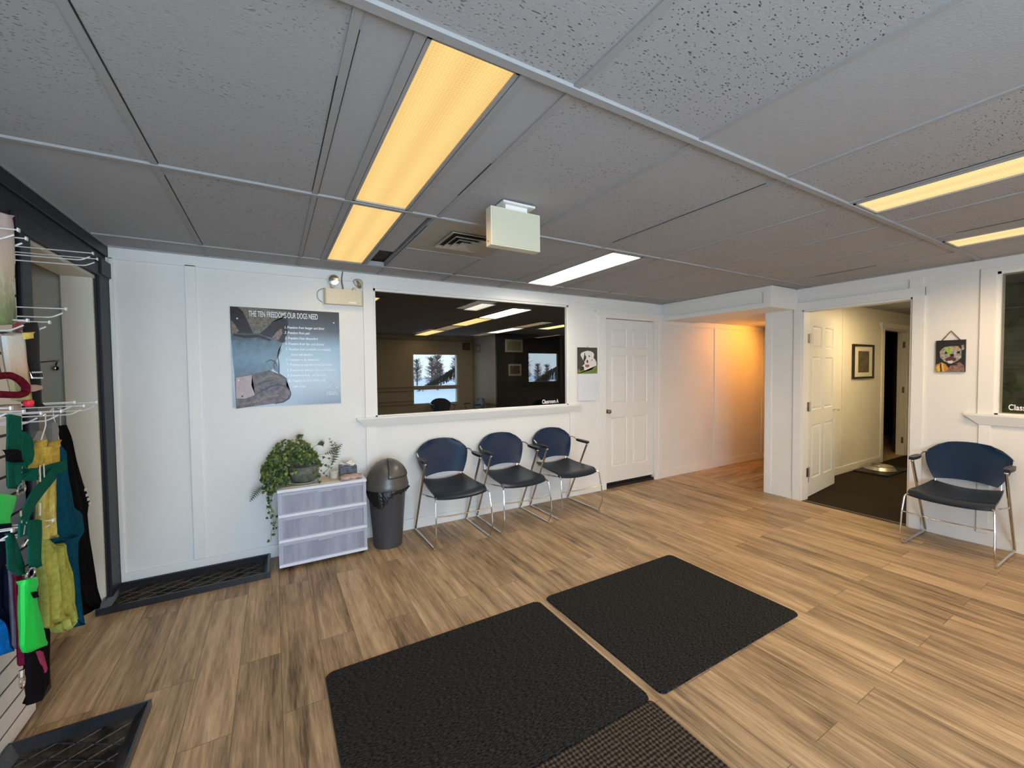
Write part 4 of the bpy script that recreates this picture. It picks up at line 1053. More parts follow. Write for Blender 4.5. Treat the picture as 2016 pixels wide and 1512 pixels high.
bm = BM()
box(bm, -hw, -hw + .005, y0, y1, .032, .585); box(bm, hw - .005, hw, y0, y1, .032, .585); box(bm, -hw + .016, hw - .016, y1 - .012, y1, .032, .585)
for z in (.030, .212, .398, ): box(bm, -hw - .002, hw + .002, y0 - .014, y1, z, z + .022, 0, .004)
obj('frame', bm, M_unit, du)
bm = BM(); box(bm, -hw - .004, hw + .004, y0 - .016, y1, .582, .606, 0, .006)
tp = obj('top', bm, M_unit, du)
bm = BM(); box(bm, -hw + .03, hw - .07, y0 + .04, y1 - .03, .606, .608); box(bm, hw - .05, hw - .042, y0 + .05, y1 - .03, .606, .609)
obj('top_inset', bm, mat('wood_look_inset', (.62, .52, .38), .5), tp)
M_unit2 = mat('drawer_rim_plastic', (.42, .44, .53), .3)
for i, (a, b_) in enumerate(((.052, .211), (.234, .397), (.420, .581))):
    bm = BM(); box(bm, -hw + .006, hw - .006, y0 - .004, y1 - .02, a, b_, 0, .004)
    dr = obj('drawer', bm, M_frost, du); dr['label'] = 'frosted see-through plastic drawer'
    bm = BM()   # rounded front rim
    X0, X1 = -hw + .004, hw - .004
    box(bm, X0, X0 + .022, y0 - .010, y0 + .002, a, b_, 0, .002); box(bm, X1 - .022, X1, y0 - .010, y0 + .002, a, b_, 0, .002)
    box(bm, X0 + .0225, X1 - .0225, y0 - .009, y0 + .002, b_ - .022, b_ - .0005, 0, .002); box(bm, X0 + .0225, X1 - .0225, y0 - .009, y0 + .002, a + .0005, a + .008, 0, .002)
    obj('drawer_rim', bm, M_unit2, dr)
    obj('handle', bx(-.05, .055, y0 - .018, y0 - .005, b_ - .03, b_ - .016, .003), M_unit2, dr)
for sx in (-1, 1):
    for yy in (y0 + .035, y1 - .035):
        bm = BM(); tube(bm, [(sx * (hw - .035) - .012, yy, .016), (sx * (hw - .035) + .012, yy, .016)], .016, 14); box(bm, sx * (hw - .035) - .016, sx * (hw - .035) + .016, yy - .01, yy + .01, .022, .034)
        obj('caster', bm, M_dark, du)

# ------------------------------------------------------------------ things on the unit
zt = .610
tb = thing('tissue_box', 'dark patterned tissue box with a tissue sticking out, on the drawer unit', 'tissue box', (.515, 3.62, zt))
obj('carton', bx(-.063, .063, -.062, .062, 0, .085, .002), mat('dark_floral_card', (.07, .08, .10), .4, noise=.9, nscale=22), tb)
def tis(u, v): return (-.05 + .1 * u + .012 * math.sin(v * 5), -.012 + .03 * math.sin(u * 6 + v * 2) * (1 - v * .4), .084 + .038 * v * (.6 + .4 * math.sin(u * PI)) + .01 * math.sin(u * 9) * v)
obj('tissue', sheet(BM(), tis, 12, 6, .002, (0, 1, 0)), mat('tissue_paper', (.8, .77, .68), .8), tb, True)
bm = BM()
def cl(u, v):
    a = 2 * u - 1; b2 = 2 * v - 1
    return (a * .085 * (1 - .1 * b2 * b2), b2 * .032 * (1 + .2 * math.sin(u * 7)), .018 + .012 * (1 - a * a) * (1 - b2 * b2) + .004 * math.sin(u * 17 + v * 5))
sheet(bm, cl, 18, 8, .022, (0, 0, 1))
o = tag(obj('folded_cloth', bm, mat('dusty_pink_cloth', (.44, .32, .27), .9, noise=.2, nscale=40), None, True), 'crumpled pinkish tan cloth in front of the tissue box', 'cloth')
o.location = (.52, 3.50, zt - .004); o.rotation_euler = (0, 0, .05)
bm = BM(); lathe(bm, [(0, 0), (.03, 0), (.036, .05), (.038, .052), (.036, .056), (.0, .06)], 20)
o = tag(obj('glass_votive', bm, mat('cream_glass', (.62, .58, .48), .2), None, True), 'small pale cup between the ivy and the tissue box', 'cup'); o.location = (.405, 3.59, zt)

# ------------------------------------------------------------------ ivy
rnd = random.Random(7)
pl = thing('potted_ivy', 'bushy green ivy in a grey pot on the drawer unit', 'plant', (.19, 3.60, zt))
bm = BM(); lathe(bm, [(0, .008), (.07, .008), (.085, .02), (.108, .08), (.115, .13), (.105, .128), (.098, .12), (.0, .12)], 28)
obj('pot', bm, mat('mottled_grey_pot', (.13, .14, .11), .6, noise=.5, nscale=40), pl, True)
bm = BM(); lathe(bm, [(0, 0), (.10, 0), (.122, .012), (.118, .014), (.09, .006), (0, .006)], 28)
obj('saucer', bm, mat('glazed_saucer', (.50, .60, .58), .25), pl, True)
def leaf(bm, p, n, up, s):
    """five lobed ivy leaf with a fold and a little thickness"""
    n = Vector(n).normalized(); up = Vector(up); up = (up - n * up.dot(n)).normalized(); r = up.cross(n)
    out = [(0, -.35), (-.32, -.5), (-.62, -.1), (-.35, .05), (-.45, .42), (-.15, .35), (0, .8), (.15, .35), (.45, .42), (.35, .05), (.62, -.1), (.32, -.5)]
    C = bm.verts.new(Vector(p) + n * s * .10)
    V = [bm.verts.new(Vector(p) + (r * a + up * b_) * s - n * s * .12 * abs(a)) for a, b_ in out]
    for i in range(len(V)): bm.faces.new((C, V[i], V[(i + 1) % len(V)]))
BMs = [BM(), BM(), BM()]
def put(p, s, n=None):
    n = n or Vector((rnd.gauss(0, .5), -1 + rnd.gauss(0, .35), rnd.uniform(.1, 1.1)))
    leaf(BMs[rnd.choice((0, 0, 1, 1, 2))], p, n, (rnd.gauss(0, .5), rnd.gauss(0, .3), -.6 + rnd.gauss(0, .6)), s)
for i in range(760):      # crown, leaning left
    a = rnd.uniform(0, 2 * PI); rr_ = rnd.random() ** .5; h_ = rnd.random()
    x = -.075 + math.cos(a) * rr_ * (.222 - .03 * h_); y = -.02 + math.sin(a) * rr_ * .115
    top = .265 * math.sqrt(max(0, 1 - (rr_ * .93) ** 2)) * (1 + .15 * math.sin(a * 3))
    z = .055 + top * (.55 + .45 * h_) if rr_ < .9 else rnd.uniform(.02, .16)
    if x > -.03 and z < .15 and y < 0: continue
    if y > .12: y = .12
    put((x, y, z), rnd.uniform(.016, .027))
for i in range(240):      # left shoulder spilling down
    x = rnd.uniform(-.28, -.10); z = rnd.uniform(-.06, .13) + (.0 if x > -.2 else .02); y = rnd.uniform(-.15, .06)
    if x > -.195 and z < .015: z = .015 + rnd.random() * .05
    put((x, y, z), rnd.uniform(.017, .027))
stems = BM()
for k, (x0, n_, dz_) in enumerate(((-.24, 9, .38), (-.225, 7, .30), (-.252, 6, .22), (-.235, 5, .36))):
    pts = [(-.15, -.06, .08), (x0 + .01, -.09, .03)]
    for i in range(n_ + 1):
        pts.append((x0 + .014 * math.sin(i * 1.3 + k) + .02 * i / n_, -.10 + .02 * k, .0 - dz_ * i / n_))
        if i and (i < n_ * .4 or i > n_ * .5 or k): put((pts[-1][0] + rnd.uniform(-.018, .018), pts[-1][1] - .01, pts[-1][2]), rnd.uniform(.015, .023))
    tube(stems, curve_pts(pts, .02, 3), .0013, 5)
for (p1, p2, n_) in (((.08, -.09, .13), (.15, -.12, .05), 4), ((.09, -.08, .16), (.19, -.08, .10), 5), ((.05, -.1, .1), (.10, -.13, .01), 5), ((.06, .0, .2), (.18, -.05, .17), 3)):
    for i in range(n_):
        f_ = (i + 1) / n_; q = tuple(p1[j] + (p2[j] - p1[j]) * f_ for j in range(3)); put(q, rnd.uniform(.014, .022))
    tube(stems, [p1, p2], .0012, 5)
fcol = [(.022, .06, .010), (.07, .115, .018), (.19, .24, .055)]
for i, b_ in enumerate(BMs):
    f_ = obj('foliage', b_, mat('ivy_leaf_%d' % i, fcol[i], .45, noise=.25, nscale=60), pl)
# long serrated fern fronds
fb = BM()
for (p1, p2, p3) in (((.06, 0, .2), (.20, .02, .18), (.27, -.02, .26)), ((.10, .0, .02), (.29, .08, .1), (.20, .06, .30)), ((.10, .0, .02), (.29, .08, .12), (.235, .02, .27)), ((.0, 0, .25), (-.03, .02, .35), (-.02, -.02, .37)), ((.05, .0, .25), (.13, .0, .3), (.14, -.05, .29)), ((-.22, 0, .05), (-.30, -.05, .01), (-.35, -.06, -.07))):
    P_ = [Vector(p1), Vector(p2), Vector(p3)]; N_ = 14; prev = None
    for i in range(N_ + 1):
        s = i / N_; q = (1 - s) ** 2 * P_[0] + 2 * s * (1 - s) * P_[1] + s * s * P_[2]
        if prev is not None:
            d = (q - prev).normalized(); sd = d.cross(Vector((0, -1, .2))).normalized()
            if s > .35:
                for g in (-1, 1):
                    L_ = .028 * math.sin(PI * min(1, (s - .3) / .72)) + .006
                    a_, b2, c2 = q, q + d * .012, q + sd * g * L_ + d * .018
                    v = [fb.verts.new(z_) for z_ in (a_, b2, c2)]; fb.faces.new(v)
            tube(fb, [prev, q], .0012, 4, caps=False)
        prev = q
obj('fern_fronds', fb, mat('fern_green', (.07, .10, .055), .6), pl)
obj('stems', stems, mat('ivy_stem', (.07, .08, .03), .6), pl)

# ------------------------------------------------------------------ trash bin
M_bin = mat('grey_bin_plastic', (.055, .058, .066), .36, spec=.6)
tb_ = thing('trash_bin', 'tall dark grey swing-lid trash bin between drawer unit and chairs', 'trash bin', (.812, 3.535, 0))
bm = BM(); lathe(bm, [(0, .006), (.108, .006), (.114, 0), (.116, .01), (.120, .06), (.152, .475), (.160, .49), (.160, .50), (.147, .50), (.146, .47), (.112, .03), (0, .03)], 48)
obj('body', bm, M_bin, tb_, True)
M_lid = mat('taupe_bin_lid', (.085, .078, .070), .34, spec=.6)
bm = BM(); lathe(bm, [(.166, .488), (.176, .494), (.178, .512), (.172, .535), (.168, .55), (.168, .556), (.164, .575), (.150, .62), (.125, .665), (.085, .702), (.04, .722), (0, .728)], 48, cap=False)
lid = obj('lid', bm, M_lid, tb_, True)
# swing flap: slightly raised patch of the dome with a dark gap round it
def dome(u, v, off):
    a = (-.62 + 1.24 * u) * (1 - .0 * v); e_ = R(12) + R(78) * v
    r_ = .170 + off
    X_ = r_ * math.cos(e_) * math.sin(a * (1.15 - .15 * v)) ; Y_ = -r_ * math.cos(e_) * math.cos(a * (1.15 - .15 * v)); Z_ = .556 + (r_ + .004) * math.sin(e_)
    c_, s_ = math.cos(.55), math.sin(.55)
    return (X_ * c_ - Y_ * s_ * 1, X_ * s_ + Y_ * c_, Z_)
bm = BM(); sheet(bm, lambda u, v: dome(u, v, .001), 16, 14, .003, (0, 0, 1)); obj('flap_gap', bm, M_dark, lid, True)
bm = BM(); sheet(bm, lambda u, v: dome(.03 + u * .94, .03 + v * .94, .0045), 16, 14, .003, (0, 0, 1)); obj('swing_flap', bm, M_lid, lid, True)
bm = BM()   # black liner peeking out below the lid, sagging at the front left
seg = 72; top = []; mid = []; bot = []
for k in range(seg):
    a = 2 * PI * k / seg; w_ = .004 * math.sin(k * 2.3) + .003 * math.sin(k * 5.1)
    da = (a - R(236) + PI) % (2 * PI) - PI
    sag = .118 * max(0, 1 - abs(da) / (.62 if da > 0 else .95)) ** .8 if -.95 < da < .62 else 0
    bump_ = .016 * math.exp(-((a - R(350) + PI) % (2 * PI) - PI) ** 2 / .15)
    top.append(bm.verts.new(((.165) * math.cos(a), .165 * math.sin(a), .493)))
    mid.append(bm.verts.new(((.172 + w_ + bump_) * math.cos(a), (.172 + w_ + bump_) * math.sin(a), .478 + w_)))
    rb = .1635 - sag * .07 + .004
    bot.append(bm.verts.new(((rb + w_ * .3) * math.cos(a), (rb + w_ * .3) * math.sin(a), .458 - sag + w_ * 2)))
for k in range(seg):
    n_ = (k + 1) % seg
    bm.faces.new((top[k], top[n_], mid[n_], mid[k])); bm.faces.new((mid[k], mid[n_], bot[n_], bot[k]))
obj('liner', bm, mat('black_bin_liner', (.008, .008, .009), .28, bump=.6, bscale=60), tb_, True)

# ------------------------------------------------------------------ boot trays and rugs
M_tray = mat('black_tray_rubber', (.014, .017, .023), .22, bump=.1, bscale=80, spec=.7)
M_mud = carpet_mat('muddy_tray_floor', (.012, .011, .010), (.085, .072, .055), 9, 9, (.42, .72), .3)
def tray(name, x0, x1, y0, y1, h, label, rot=0):
    cx, cy = (x0 + x1) / 2, (y0 + y1) / 2; a, b_ = (x1 - x0) / 2, (y1 - y0) / 2
    t = thing(name, label, 'boot tray', (cx, cy, 0), rot)
    bm = BM()
    prof = [(0, .0), (.0, h), (.010, h + .001), (.018, h - .004), (.05, .007)]
    rows = []
    for (o_, z) in prof:
        rows.append([bm.verts.new((sx * (a - o_), sy * (b_ - o_), z)) for sx, sy in ((-1, -1), (1, -1), (1, 1), (-1, 1))])
    for i in range(len(rows) - 1):
        for k in range(4): bm.faces.new((rows[i][k], rows[i][(k + 1) % 4], rows[i + 1][(k + 1) % 4], rows[i + 1][k]))
    bm.faces.new(rows[0])
    obj('rim', bm, M_tray, t)
    obj('bottom', bx(-a + .049, a - .049, -b_ + .049, b_ - .049, .001, .008), M_mud, t)
    bm = BM()    # raised criss-cross ribs
    A_, B_ = a - .055, b_ - .055; stp = .13
    k = -int((A_ + B_) / stp) - 1
    while k * stp < A_ + B_:
        for s in (-1, 1):
            c0 = k * stp; pts = []
            for xx in (-A_, A_):
                yy = (c0 - xx) * s * .62
                pts.append((xx, yy))
            # clip to rectangle
            (xa, ya), (xb, yb_) = pts
            def clip(xa, ya, xb, yb_):
                t0, t1 = 0, 1; dx_, dy_ = xb - xa, yb_ - ya
                for p_, q_ in ((-dx_, xa + A_), (dx_, A_ - xa), (-dy_, ya + B_), (dy_, B_ - ya)):
                    if abs(p_) < 1e-9:
                        if q_ < 0: return None
                    else:
                        r_ = q_ / p_
                        if p_ < 0: t0 = max(t0, r_)
                        else: t1 = min(t1, r_)
                return (xa + dx_ * t0, ya + dy_ * t0, xa + dx_ * t1, ya + dy_ * t1) if t1 - t0 > .02 else None
            c_ = clip(xa, ya, xb, yb_)
            if c_: tube(bm, [(c_[0], c_[1], .008), (c_[2], c_[3], .008)], .0035, 6)
        k += 1
    obj('ribs', bm, M_tray, t)
    return t
tray('boot_tray', -.965, -.052, 3.385, 3.745, .042, 'long black boot tray against the white wall by the drawer unit')
tray('boot_tray', -.925, -.497, 1.50, 2.335, .034, 'black boot tray in the bottom left corner below the slatted panel')

def rug(name, x0, x1, y0, y1, th, m, label, r=.03, z0=.0005):
    pts = []
    for (cx, cy, a0) in ((x1 - r, y1 - r, 0), (x0 + r, y1 - r, 90), (x0 + r, y0 + r, 180), (x1 - r, y0 + r, 270)):
        for k in range(6): a = R(a0 + 18 * k); pts.append((cx + r * math.cos(a), cy + r * math.sin(a)))
    bm = BM(); prism(bm, pts, 'z', z0, z0 + th)
    es = [e for e in bm.edges if all(abs(v.co.z - z0 - th) < 1e-6 for v in e.verts)]
    bmesh.ops.bevel(bm, geom=es, offset=th * .45, segments=2, affect='EDGES')
    o = obj(name, bm, m); tag(o, label, 'rug'); return o
M_rug = carpet_mat('charcoal_rib_carpet', (.006, .006, .006), (.075, .072, .068), 60, 230, (.42, .70), .9)
M_rug3 = carpet_mat('brown_basket_weave_mat', (.018, .014, .011), (.12, .095, .068), 90, 90, (.38, .74), .5, rib=55)
rug('floor_mat', .182, 1.412, 1.238, 2.142, .009, M_rug, 'large charcoal mat at the bottom centre, left of its twin')
rug('floor_mat', 1.470, 2.660, 1.228, 2.150, .009, M_rug, 'charcoal mat in the middle of the floor, right of its twin')
rug('entrance_mat', .20, 1.405, .10, 1.234, .007, M_rug3, 'brown woven mat peeking out below the large charcoal mat', .01)

# ------------------------------------------------------------------ slatted display panel on the left wall
PX = XC + .02
bm = BM(); z = .0
zs_ = [.001]
k = .075
while k < 2.1: zs_.append(k); k += .082
zs_.append(2.12)
for a, b_ in zip(zs_[:-1], zs_[1:]):
    box(bm, XC + .001, PX, YF + .3, 2.565, a + .006, b_ - .006, 0, .0015)
box(bm, XC + .001, PX - .005, YF + .3, 2.562, .002, 2.118, 1)
sw = obj('slatted_panel', bm, [mat('slat_panel_white', (.66, .63, .58), .5), mat('slat_groove', (.05, .03, .03), .6)])
tag(sw, 'white slatted display panel with dark grooves at the left edge', 'display panel')
def peg(y, z, L_=.27, double=True, tip=.02):
    """double wire display hook on the slatted panel"""
    bm = BM()
    tube(bm, curve_pts([(0, 0, 0), (L_ - .03, 0, .002), (L_, 0, tip)], .012, 4), .0026, 6)
    if double:
        tube(bm, [(0, 0, .034), (L_ + .012, 0, .036)], .0022, 6)
        box(bm, L_ + .008, L_ + .012, -.006, .006, .030, .041)
    box(bm, -.001, .003, -.014, .014, -.012, .042)
    return bm
PEGS = [(1.76, 1.905, .25), (1.88, 1.875, .25), (1.955, 1.868, .24), (2.50, 1.958, .25), (2.55, 1.945, .25), (2.20, 1.675, .25), (2.06, 1.61, .25), (1.91, 1.60, .25),
        (2.47, 1.305, .25), (2.33, 1.30, .25), (2.24, 1.32, .25), (2.12, 1.295, .25), (1.97, 1.30, .25), (1.86, 1.315, .25), (1.79, 1.33, .25), (2.02, .925, .25), (1.885, .95, .25), (1.765, .975, .25)]
rows = {0: 'top', 1: 'second', 2: 'third', 3: 'bottom'}
for i, (y, z, L_) in enumerate(PEGS):
    o = obj('display_hook', peg(y, z, L_), M_lightplastic, None, True); o.location = (PX, y, z)
    r_ = 0 if z > 1.8 else 1 if z > 1.5 else 2 if z > 1.2 else 3
    same = [q for q in PEGS if (q[1] > 1.8) == (z > 1.8) and (q[1] > 1.5) == (z > 1.5) and (q[1] > 1.2) == (z > 1.2)]
    rk = sorted(same, key=lambda q: -q[0]).index((y, z, L_))
    word = ['rightmost', 'second from the right', 'third from the right', 'fourth from the right', 'fifth from the right', 'sixth from the right', 'seventh from the right'][rk]
    tag(o, 'white double wire hook, %s in the %s row of the display' % (word, rows[r_]), 'hook', 'wire hooks on the slatted display')
ITEMS = {'black_shirt': (-0.83, [(2.575, 1.239), (2.635, 1.237), (2.693, 1.169), (2.738, 1.058), (2.796, 0.923), (2.861, 0.83), (2.817, 0.778), (2.828, 0.647), (2.875, 0.473), (2.936, 0.272), (2.917, 0.241), (2.686, 0.346), (2.544, 0.543), (2.484, 0.899), (2.514, 1.11)]), 'black_hem': (-0.83, [(2.681, 0.843), (2.829, 0.774), (2.875, 0.473), (2.949, 0.252), (2.866, 0.267), (2.769, 0.286), (2.683, 0.323), (2.634, 0.502)]), 'teal_back': (-0.78, [(2.402, 1.166), (2.466, 1.146), (2.485, 1.044), (2.519, 0.97), (2.546, 0.872), (2.636, 0.823), (2.644, 0.737), (2.558, 0.731), (2.528, 0.651), (2.54, 0.462), (2.57, 0.326), (2.476, 0.368), (2.431, 0.515), (2.42, 0.693), (2.322, 0.814), (2.333, 1.014)]), 'teal_front': (-0.745, [(2.286, 1.181), (2.33, 1.178), (2.346, 1.068), (2.373, 1.052), (2.378, 0.914), (2.425, 0.792), (2.424, 0.779), (2.3, 0.798), (2.216, 0.824), (2.225, 0.957), (2.257, 1.067)]), 'yellow_front': (-0.7, [(2.033, 1.119), (2.121, 1.094), (2.114, 1.027), (2.092, 0.877), (2.011, 0.898), (2.022, 1.007)]), 'yellow_top1': (-0.715, [(2.042, 1.207), (2.088, 1.234), (2.102, 1.224), (2.071, 1.131), (2.03, 1.144), (2.033, 1.182)]), 'yellow_top2': (-0.7, [(2.056, 1.212), (2.101, 1.209), (2.085, 1.128), (2.035, 1.141), (2.042, 1.179)]), 'yellow_top3': (-0.745, [(2.27, 1.199), (2.306, 1.206), (2.269, 1.1), (2.235, 1.103), (2.248, 1.148)]), 'lime': (-0.72, [(2.069, 0.886), (2.134, 0.844), (2.231, 0.813), (2.241, 0.739), (2.267, 0.678), (2.272, 0.594), (2.272, 0.502), (2.28, 0.486), (2.235, 0.503), (2.22, 0.579), (2.197, 0.571), (2.236, 0.471), (2.214, 0.475), (2.173, 0.494), (2.153, 0.545), (2.144, 0.54), (2.104, 0.547), (2.061, 0.574), (2.064, 0.675), (2.059, 0.785)]), 'taupe': (-0.79, [(2.136, 0.745), (2.173, 0.733), (2.195, 0.642), (2.184, 0.528), (2.168, 0.521), (2.138, 0.613), (2.124, 0.694)]), 'strapA': (-0.68, [(1.793, 1.347), (1.866, 1.341), (1.856, 1.233), (1.846, 1.125), (1.834, 1.117), (1.774, 1.131), (1.772, 1.224)]), 'sleeveA': (-0.675, [(1.766, 1.247), (1.842, 1.235), (1.839, 1.196), (1.768, 1.21)]), 'strapA2': (-0.71, [(1.747, 1.349), (1.808, 1.34), (1.795, 1.131), (1.74, 1.144)]), 'cardA': (-0.67, [(1.688, 1.137), (1.794, 1.107), (1.78, 1.071), (1.756, 1.051), (1.749, 1.035), (1.681, 1.054)]), 'loopB': (-0.7, [(1.922, 1.282), (1.964, 1.263), (1.979, 1.207), (1.962, 1.173), (1.924, 1.17), (1.914, 1.201)]), 'strapC': (-0.67, [(1.856, 1.011), (1.932, 0.991), (1.918, 0.845), (1.885, 0.845), (1.843, 0.875)]), 'strapD': (-0.69, [(1.783, 0.998), (1.816, 0.994), (1.844, 0.93), (1.869, 0.873), (1.872, 0.839), (1.831, 0.85), (1.774, 0.896)]), 'pouch': (-0.66, [(1.777, 0.853), (1.842, 0.835), (1.846, 0.81), (1.832, 0.801), (1.834, 0.752), (1.855, 0.701), (1.882, 0.637), (1.882, 0.608), (1.865, 0.599), (1.809, 0.616), (1.78, 0.633), (1.765, 0.66), (1.767, 0.77)]), 'pouch_tag': (-0.655, [(1.788, 0.807), (1.815, 0.799), (1.816, 0.778), (1.792, 0.786)]), 'maroon': (-0.71, [(1.868, 0.846), (1.902, 0.832), (1.898, 0.719), (1.888, 0.544), (1.87, 0.548), (1.875, 0.666), (1.866, 0.767)]), 'darkbag': (-0.8, [(2.175, 0.644), (2.309, 0.58), (2.294, 0.343), (2.286, 0.257), (2.168, 0.253), (2.152, 0.355)]), 'magenta': (-0.79, [(2.172, 0.445), (2.208, 0.424), (2.224, 0.344), (2.207, 0.338), (2.182, 0.389)]), 'blue': (-0.765, [(1.872, 0.723), (1.918, 0.688), (1.954, 0.639), (1.972, 0.569), (1.953, 0.565), (1.861, 0.598)]), 'greystrip': (-0.74, [(1.915, 0.866), (1.967, 0.845), (1.966, 0.761), (1.961, 0.569), (1.942, 0.571), (1.915, 0.604), (1.914, 0.72)]), 'navystrip': (-0.77, [(1.925, 1.047), (2.01, 0.972), (2.003, 0.821), (1.994, 0.585), (1.952, 0.643), (1.902, 0.719)]), 'bag1': (-0.73, [(1.876, 1.962), (1.964, 1.976), (1.991, 1.945), (1.983, 1.822), (1.978, 1.674), (1.974, 1.628), (1.846, 1.612)]), 'bag2': (-0.715, [(1.89, 1.589), (1.986, 1.603), (1.999, 1.527), (2.017, 1.439), (2.034, 1.408), (2.031, 1.373), (1.935, 1.376), (1.913, 1.46), (1.901, 1.524)]), 'bag3': (-0.765, [(1.854, 1.579), (1.933, 1.589), (1.941, 1.525), (1.954, 1.469), (1.854, 1.464)]), 'bag4': (-0.75, [(2.041, 1.641), (2.101, 1.651), (2.111, 1.611), (2.063, 1.598), (2.038, 1.605)]), 'blackstrap': (-0.7, [(1.973, 1.633), (2.04, 1.643), (2.063, 1.626), (2.061, 1.53), (2.062, 1.424), (2.057, 1.371), (2.077, 1.352), (1.999, 1.354), (1.998, 1.409), (1.991, 1.477), (1.96, 1.526), (1.963, 1.592)]), 'blacktag': (-0.695, [(1.946, 1.599), (2.002, 1.607), (2.006, 1.582), (1.944, 1.578)]), 'buckle': (-0.69, [(1.965, 1.471), (2.037, 1.472), (2.042, 1.452), (1.967, 1.453)]), 'pinktag': (-0.69, [(1.965, 1.431), (2.04, 1.43), (2.038, 1.409), (1.962, 1.408)]), 'red_pom': (-0.7, [(1.944, 1.384), (1.996, 1.385), (2.003, 1.357), (1.947, 1.358)]), 'whitebox': (-0.74, [(1.871, 1.369), (1.989, 1.364), (1.988, 1.347), (1.87, 1.35)]), 'darkbox': (-0.74, [(1.873, 1.39), (2.048, 1.384), (2.046, 1.362), (1.871, 1.37)])}
def span(poly, z):
    ys = []
    for i in range(len(poly)):
        (a, b_), (c, d) = poly[i], poly[(i + 1) % len(poly)]
        if (b_ - z) * (d - z) <= 0 and b_ != d: ys.append(a + (c - a) * (z - b_) / (d - b_))
    return (min(ys), max(ys)) if len(ys) > 1 else None
def hung(key, th=.02, amp=.008, folds=5, rows_=36, cols=16, soft=True):
    x, poly = ITEMS[key]
    zt_, zb_ = max(p[1] for p in poly), min(p[1] for p in poly)
    e_ = (zt_ - zb_) * .004
    bm = BM(); F = []; Bk = []
    ph = sum(map(ord, key)) % 7
    for j in range(rows_ + 1):
        v = j / rows_; z = zt_ - e_ - (zt_ - zb_ - 2 * e_) * v; s_ = span(poly, z) or (poly[0][0], poly[0][0] + .01)
        fr_ = []; bk_ = []
        for i in range(cols + 1):
            u = i / cols; a = 2 * u - 1; y = s_[0] + (s_[1] - s_[0]) * u
            w_ = (s_[1] - s_[0]); am = min(amp, w_ * .12) * (.35 + .65 * v)
            dx = am * math.sin(u * folds * PI + ph + 1.4 * math.sin(v * 3 + ph)) + am * .5 * math.sin(u * folds * 2.3 * PI + v * 4)
            h_ = th / 2 * ((1 - a * a * .92) ** .5 if soft else 1)
            fr_.append(bm.verts.new((x + dx + h_, y, z))); bk_.append(bm.verts.new((x + dx - h_, y, z)))
        F.append(fr_); Bk.append(bk_)
    for j in range(rows_):
        for i in range(cols):
            bm.faces.new((F[j][i], F[j + 1][i], F[j + 1][i + 1], F[j][i + 1])); bm.faces.new((Bk[j][i], Bk[j][i + 1], Bk[j + 1][i + 1], Bk[j + 1][i]))
        bm.faces.new((F[j][0], Bk[j][0], Bk[j + 1][0], F[j + 1][0])); bm.faces.new((F[j][cols], F[j + 1][cols], Bk[j + 1][cols], Bk[j][cols]))
    for i in range(cols):
        bm.faces.new((F[0][i], F[0][i + 1], Bk[0][i + 1], Bk[0][i])); bm.faces.new((F[rows_][i], Bk[rows_][i], Bk[rows_][i + 1], F[rows_][i + 1]))
    return bm
def cloth(n, c, nz=.2): return mat(n, c, .9, noise=nz, nscale=60, bump=.25, bscale=260, spec=.03)
C_black = cloth('black_jersey', (.005, .005, .006)); C_teal = cloth('deep_teal_knit', (.004, .062, .115)); C_lime = cloth('lime_fleece', (.33, .34, .075)); C_yellow = cloth('warm_yellow_fleece', (.45, .32, .06))
C_green = cloth('dark_green_webbing', (.006, .085, .058), .15); C_bright = mat('bright_green_plastic', (.0, .52, .055), .4); C_maroon = cloth('maroon_webbing', (.11, .008, .025)); C_taupe = cloth('mauve_taupe_knit', (.17, .10, .09))
def hook_wire(pts, parent, name='hanger_hook'):
    return obj(name, tube(BM(), curve_pts(pts, .008, 3), .0018, 6), M_lightplastic, parent, True)
def bundle(name, label, cat, parts, group=None):
    """parts: list of (part name, mesh, material, smooth)"""
    t = thing(name, label, cat, (0, 0, 0), 0, group)
    return t, [obj(n, b_, m_, t, sm) for n, b_, m_, sm in parts]
t, _ = bundle('dog_shirt', 'black shirt with small white print hanging farthest right on the display', 'shirt', [('body', hung('black_shirt', .035, .010, 6), C_black, True), ('hem', hung('black_hem', .03, .008, 4), C_black, True)])
hook_wire([(-.83, 2.61, 1.23), (-.82, 2.58, 1.28), (-.80, 2.53, 1.32), (-.80, 2.50, 1.318)], t)
for (y, z) in ((2.765, .905), (2.78, .875), (2.795, .85), (2.81, .825), (2.82, .79)):
    pr = obj('print', bx(-.806, -.800, y - .008, y + .008, z - .008, z + .006, .001), mat('white_shirt_print', (.6, .55, .5), .6), t)
t, _ = bundle('dog_sweater', 'deep teal sweater hanging between the black and yellow ones', 'sweater', [('back', hung('teal_back', .03, .007, 5), C_teal, True), ('front', hung('teal_front', .028, .006, 4), C_teal, True)])
hook_wire([(-.77, 2.42, 1.14), (-.76, 2.35, 1.26), (-.76, 2.33, 1.30), (-.755, 2.32, 1.335), (-.76, 2.305, 1.32)], t)
bm = BM(); prism(bm, [(2.30, 1.275), (2.35, 1.27), (2.36, 1.24), (2.33, 1.15), (2.30, 1.14)], 'x', -.765, -.755)
obj('hanger', bm, mat('smoky_hanger_plastic', (.10, .09, .085), .3), t)
t, _ = bundle('dog_sweater', 'lime yellow sweater with long ruffled hem hanging left of the teal one', 'sweater', [('skirt', hung('lime', .04, .010, 6, 48, 20), C_lime, True), ('body', hung('yellow_front', .035, .006, 4), cloth('gold_fleece', (.42, .35, .09)), True),
   ('sleeve', hung('yellow_top1', .03, .004, 3), C_yellow, True), ('sleeve', hung('yellow_top2', .03, .004, 3), C_yellow, True), ('sleeve', hung('yellow_top3', .03, .004, 3), C_yellow, True)])
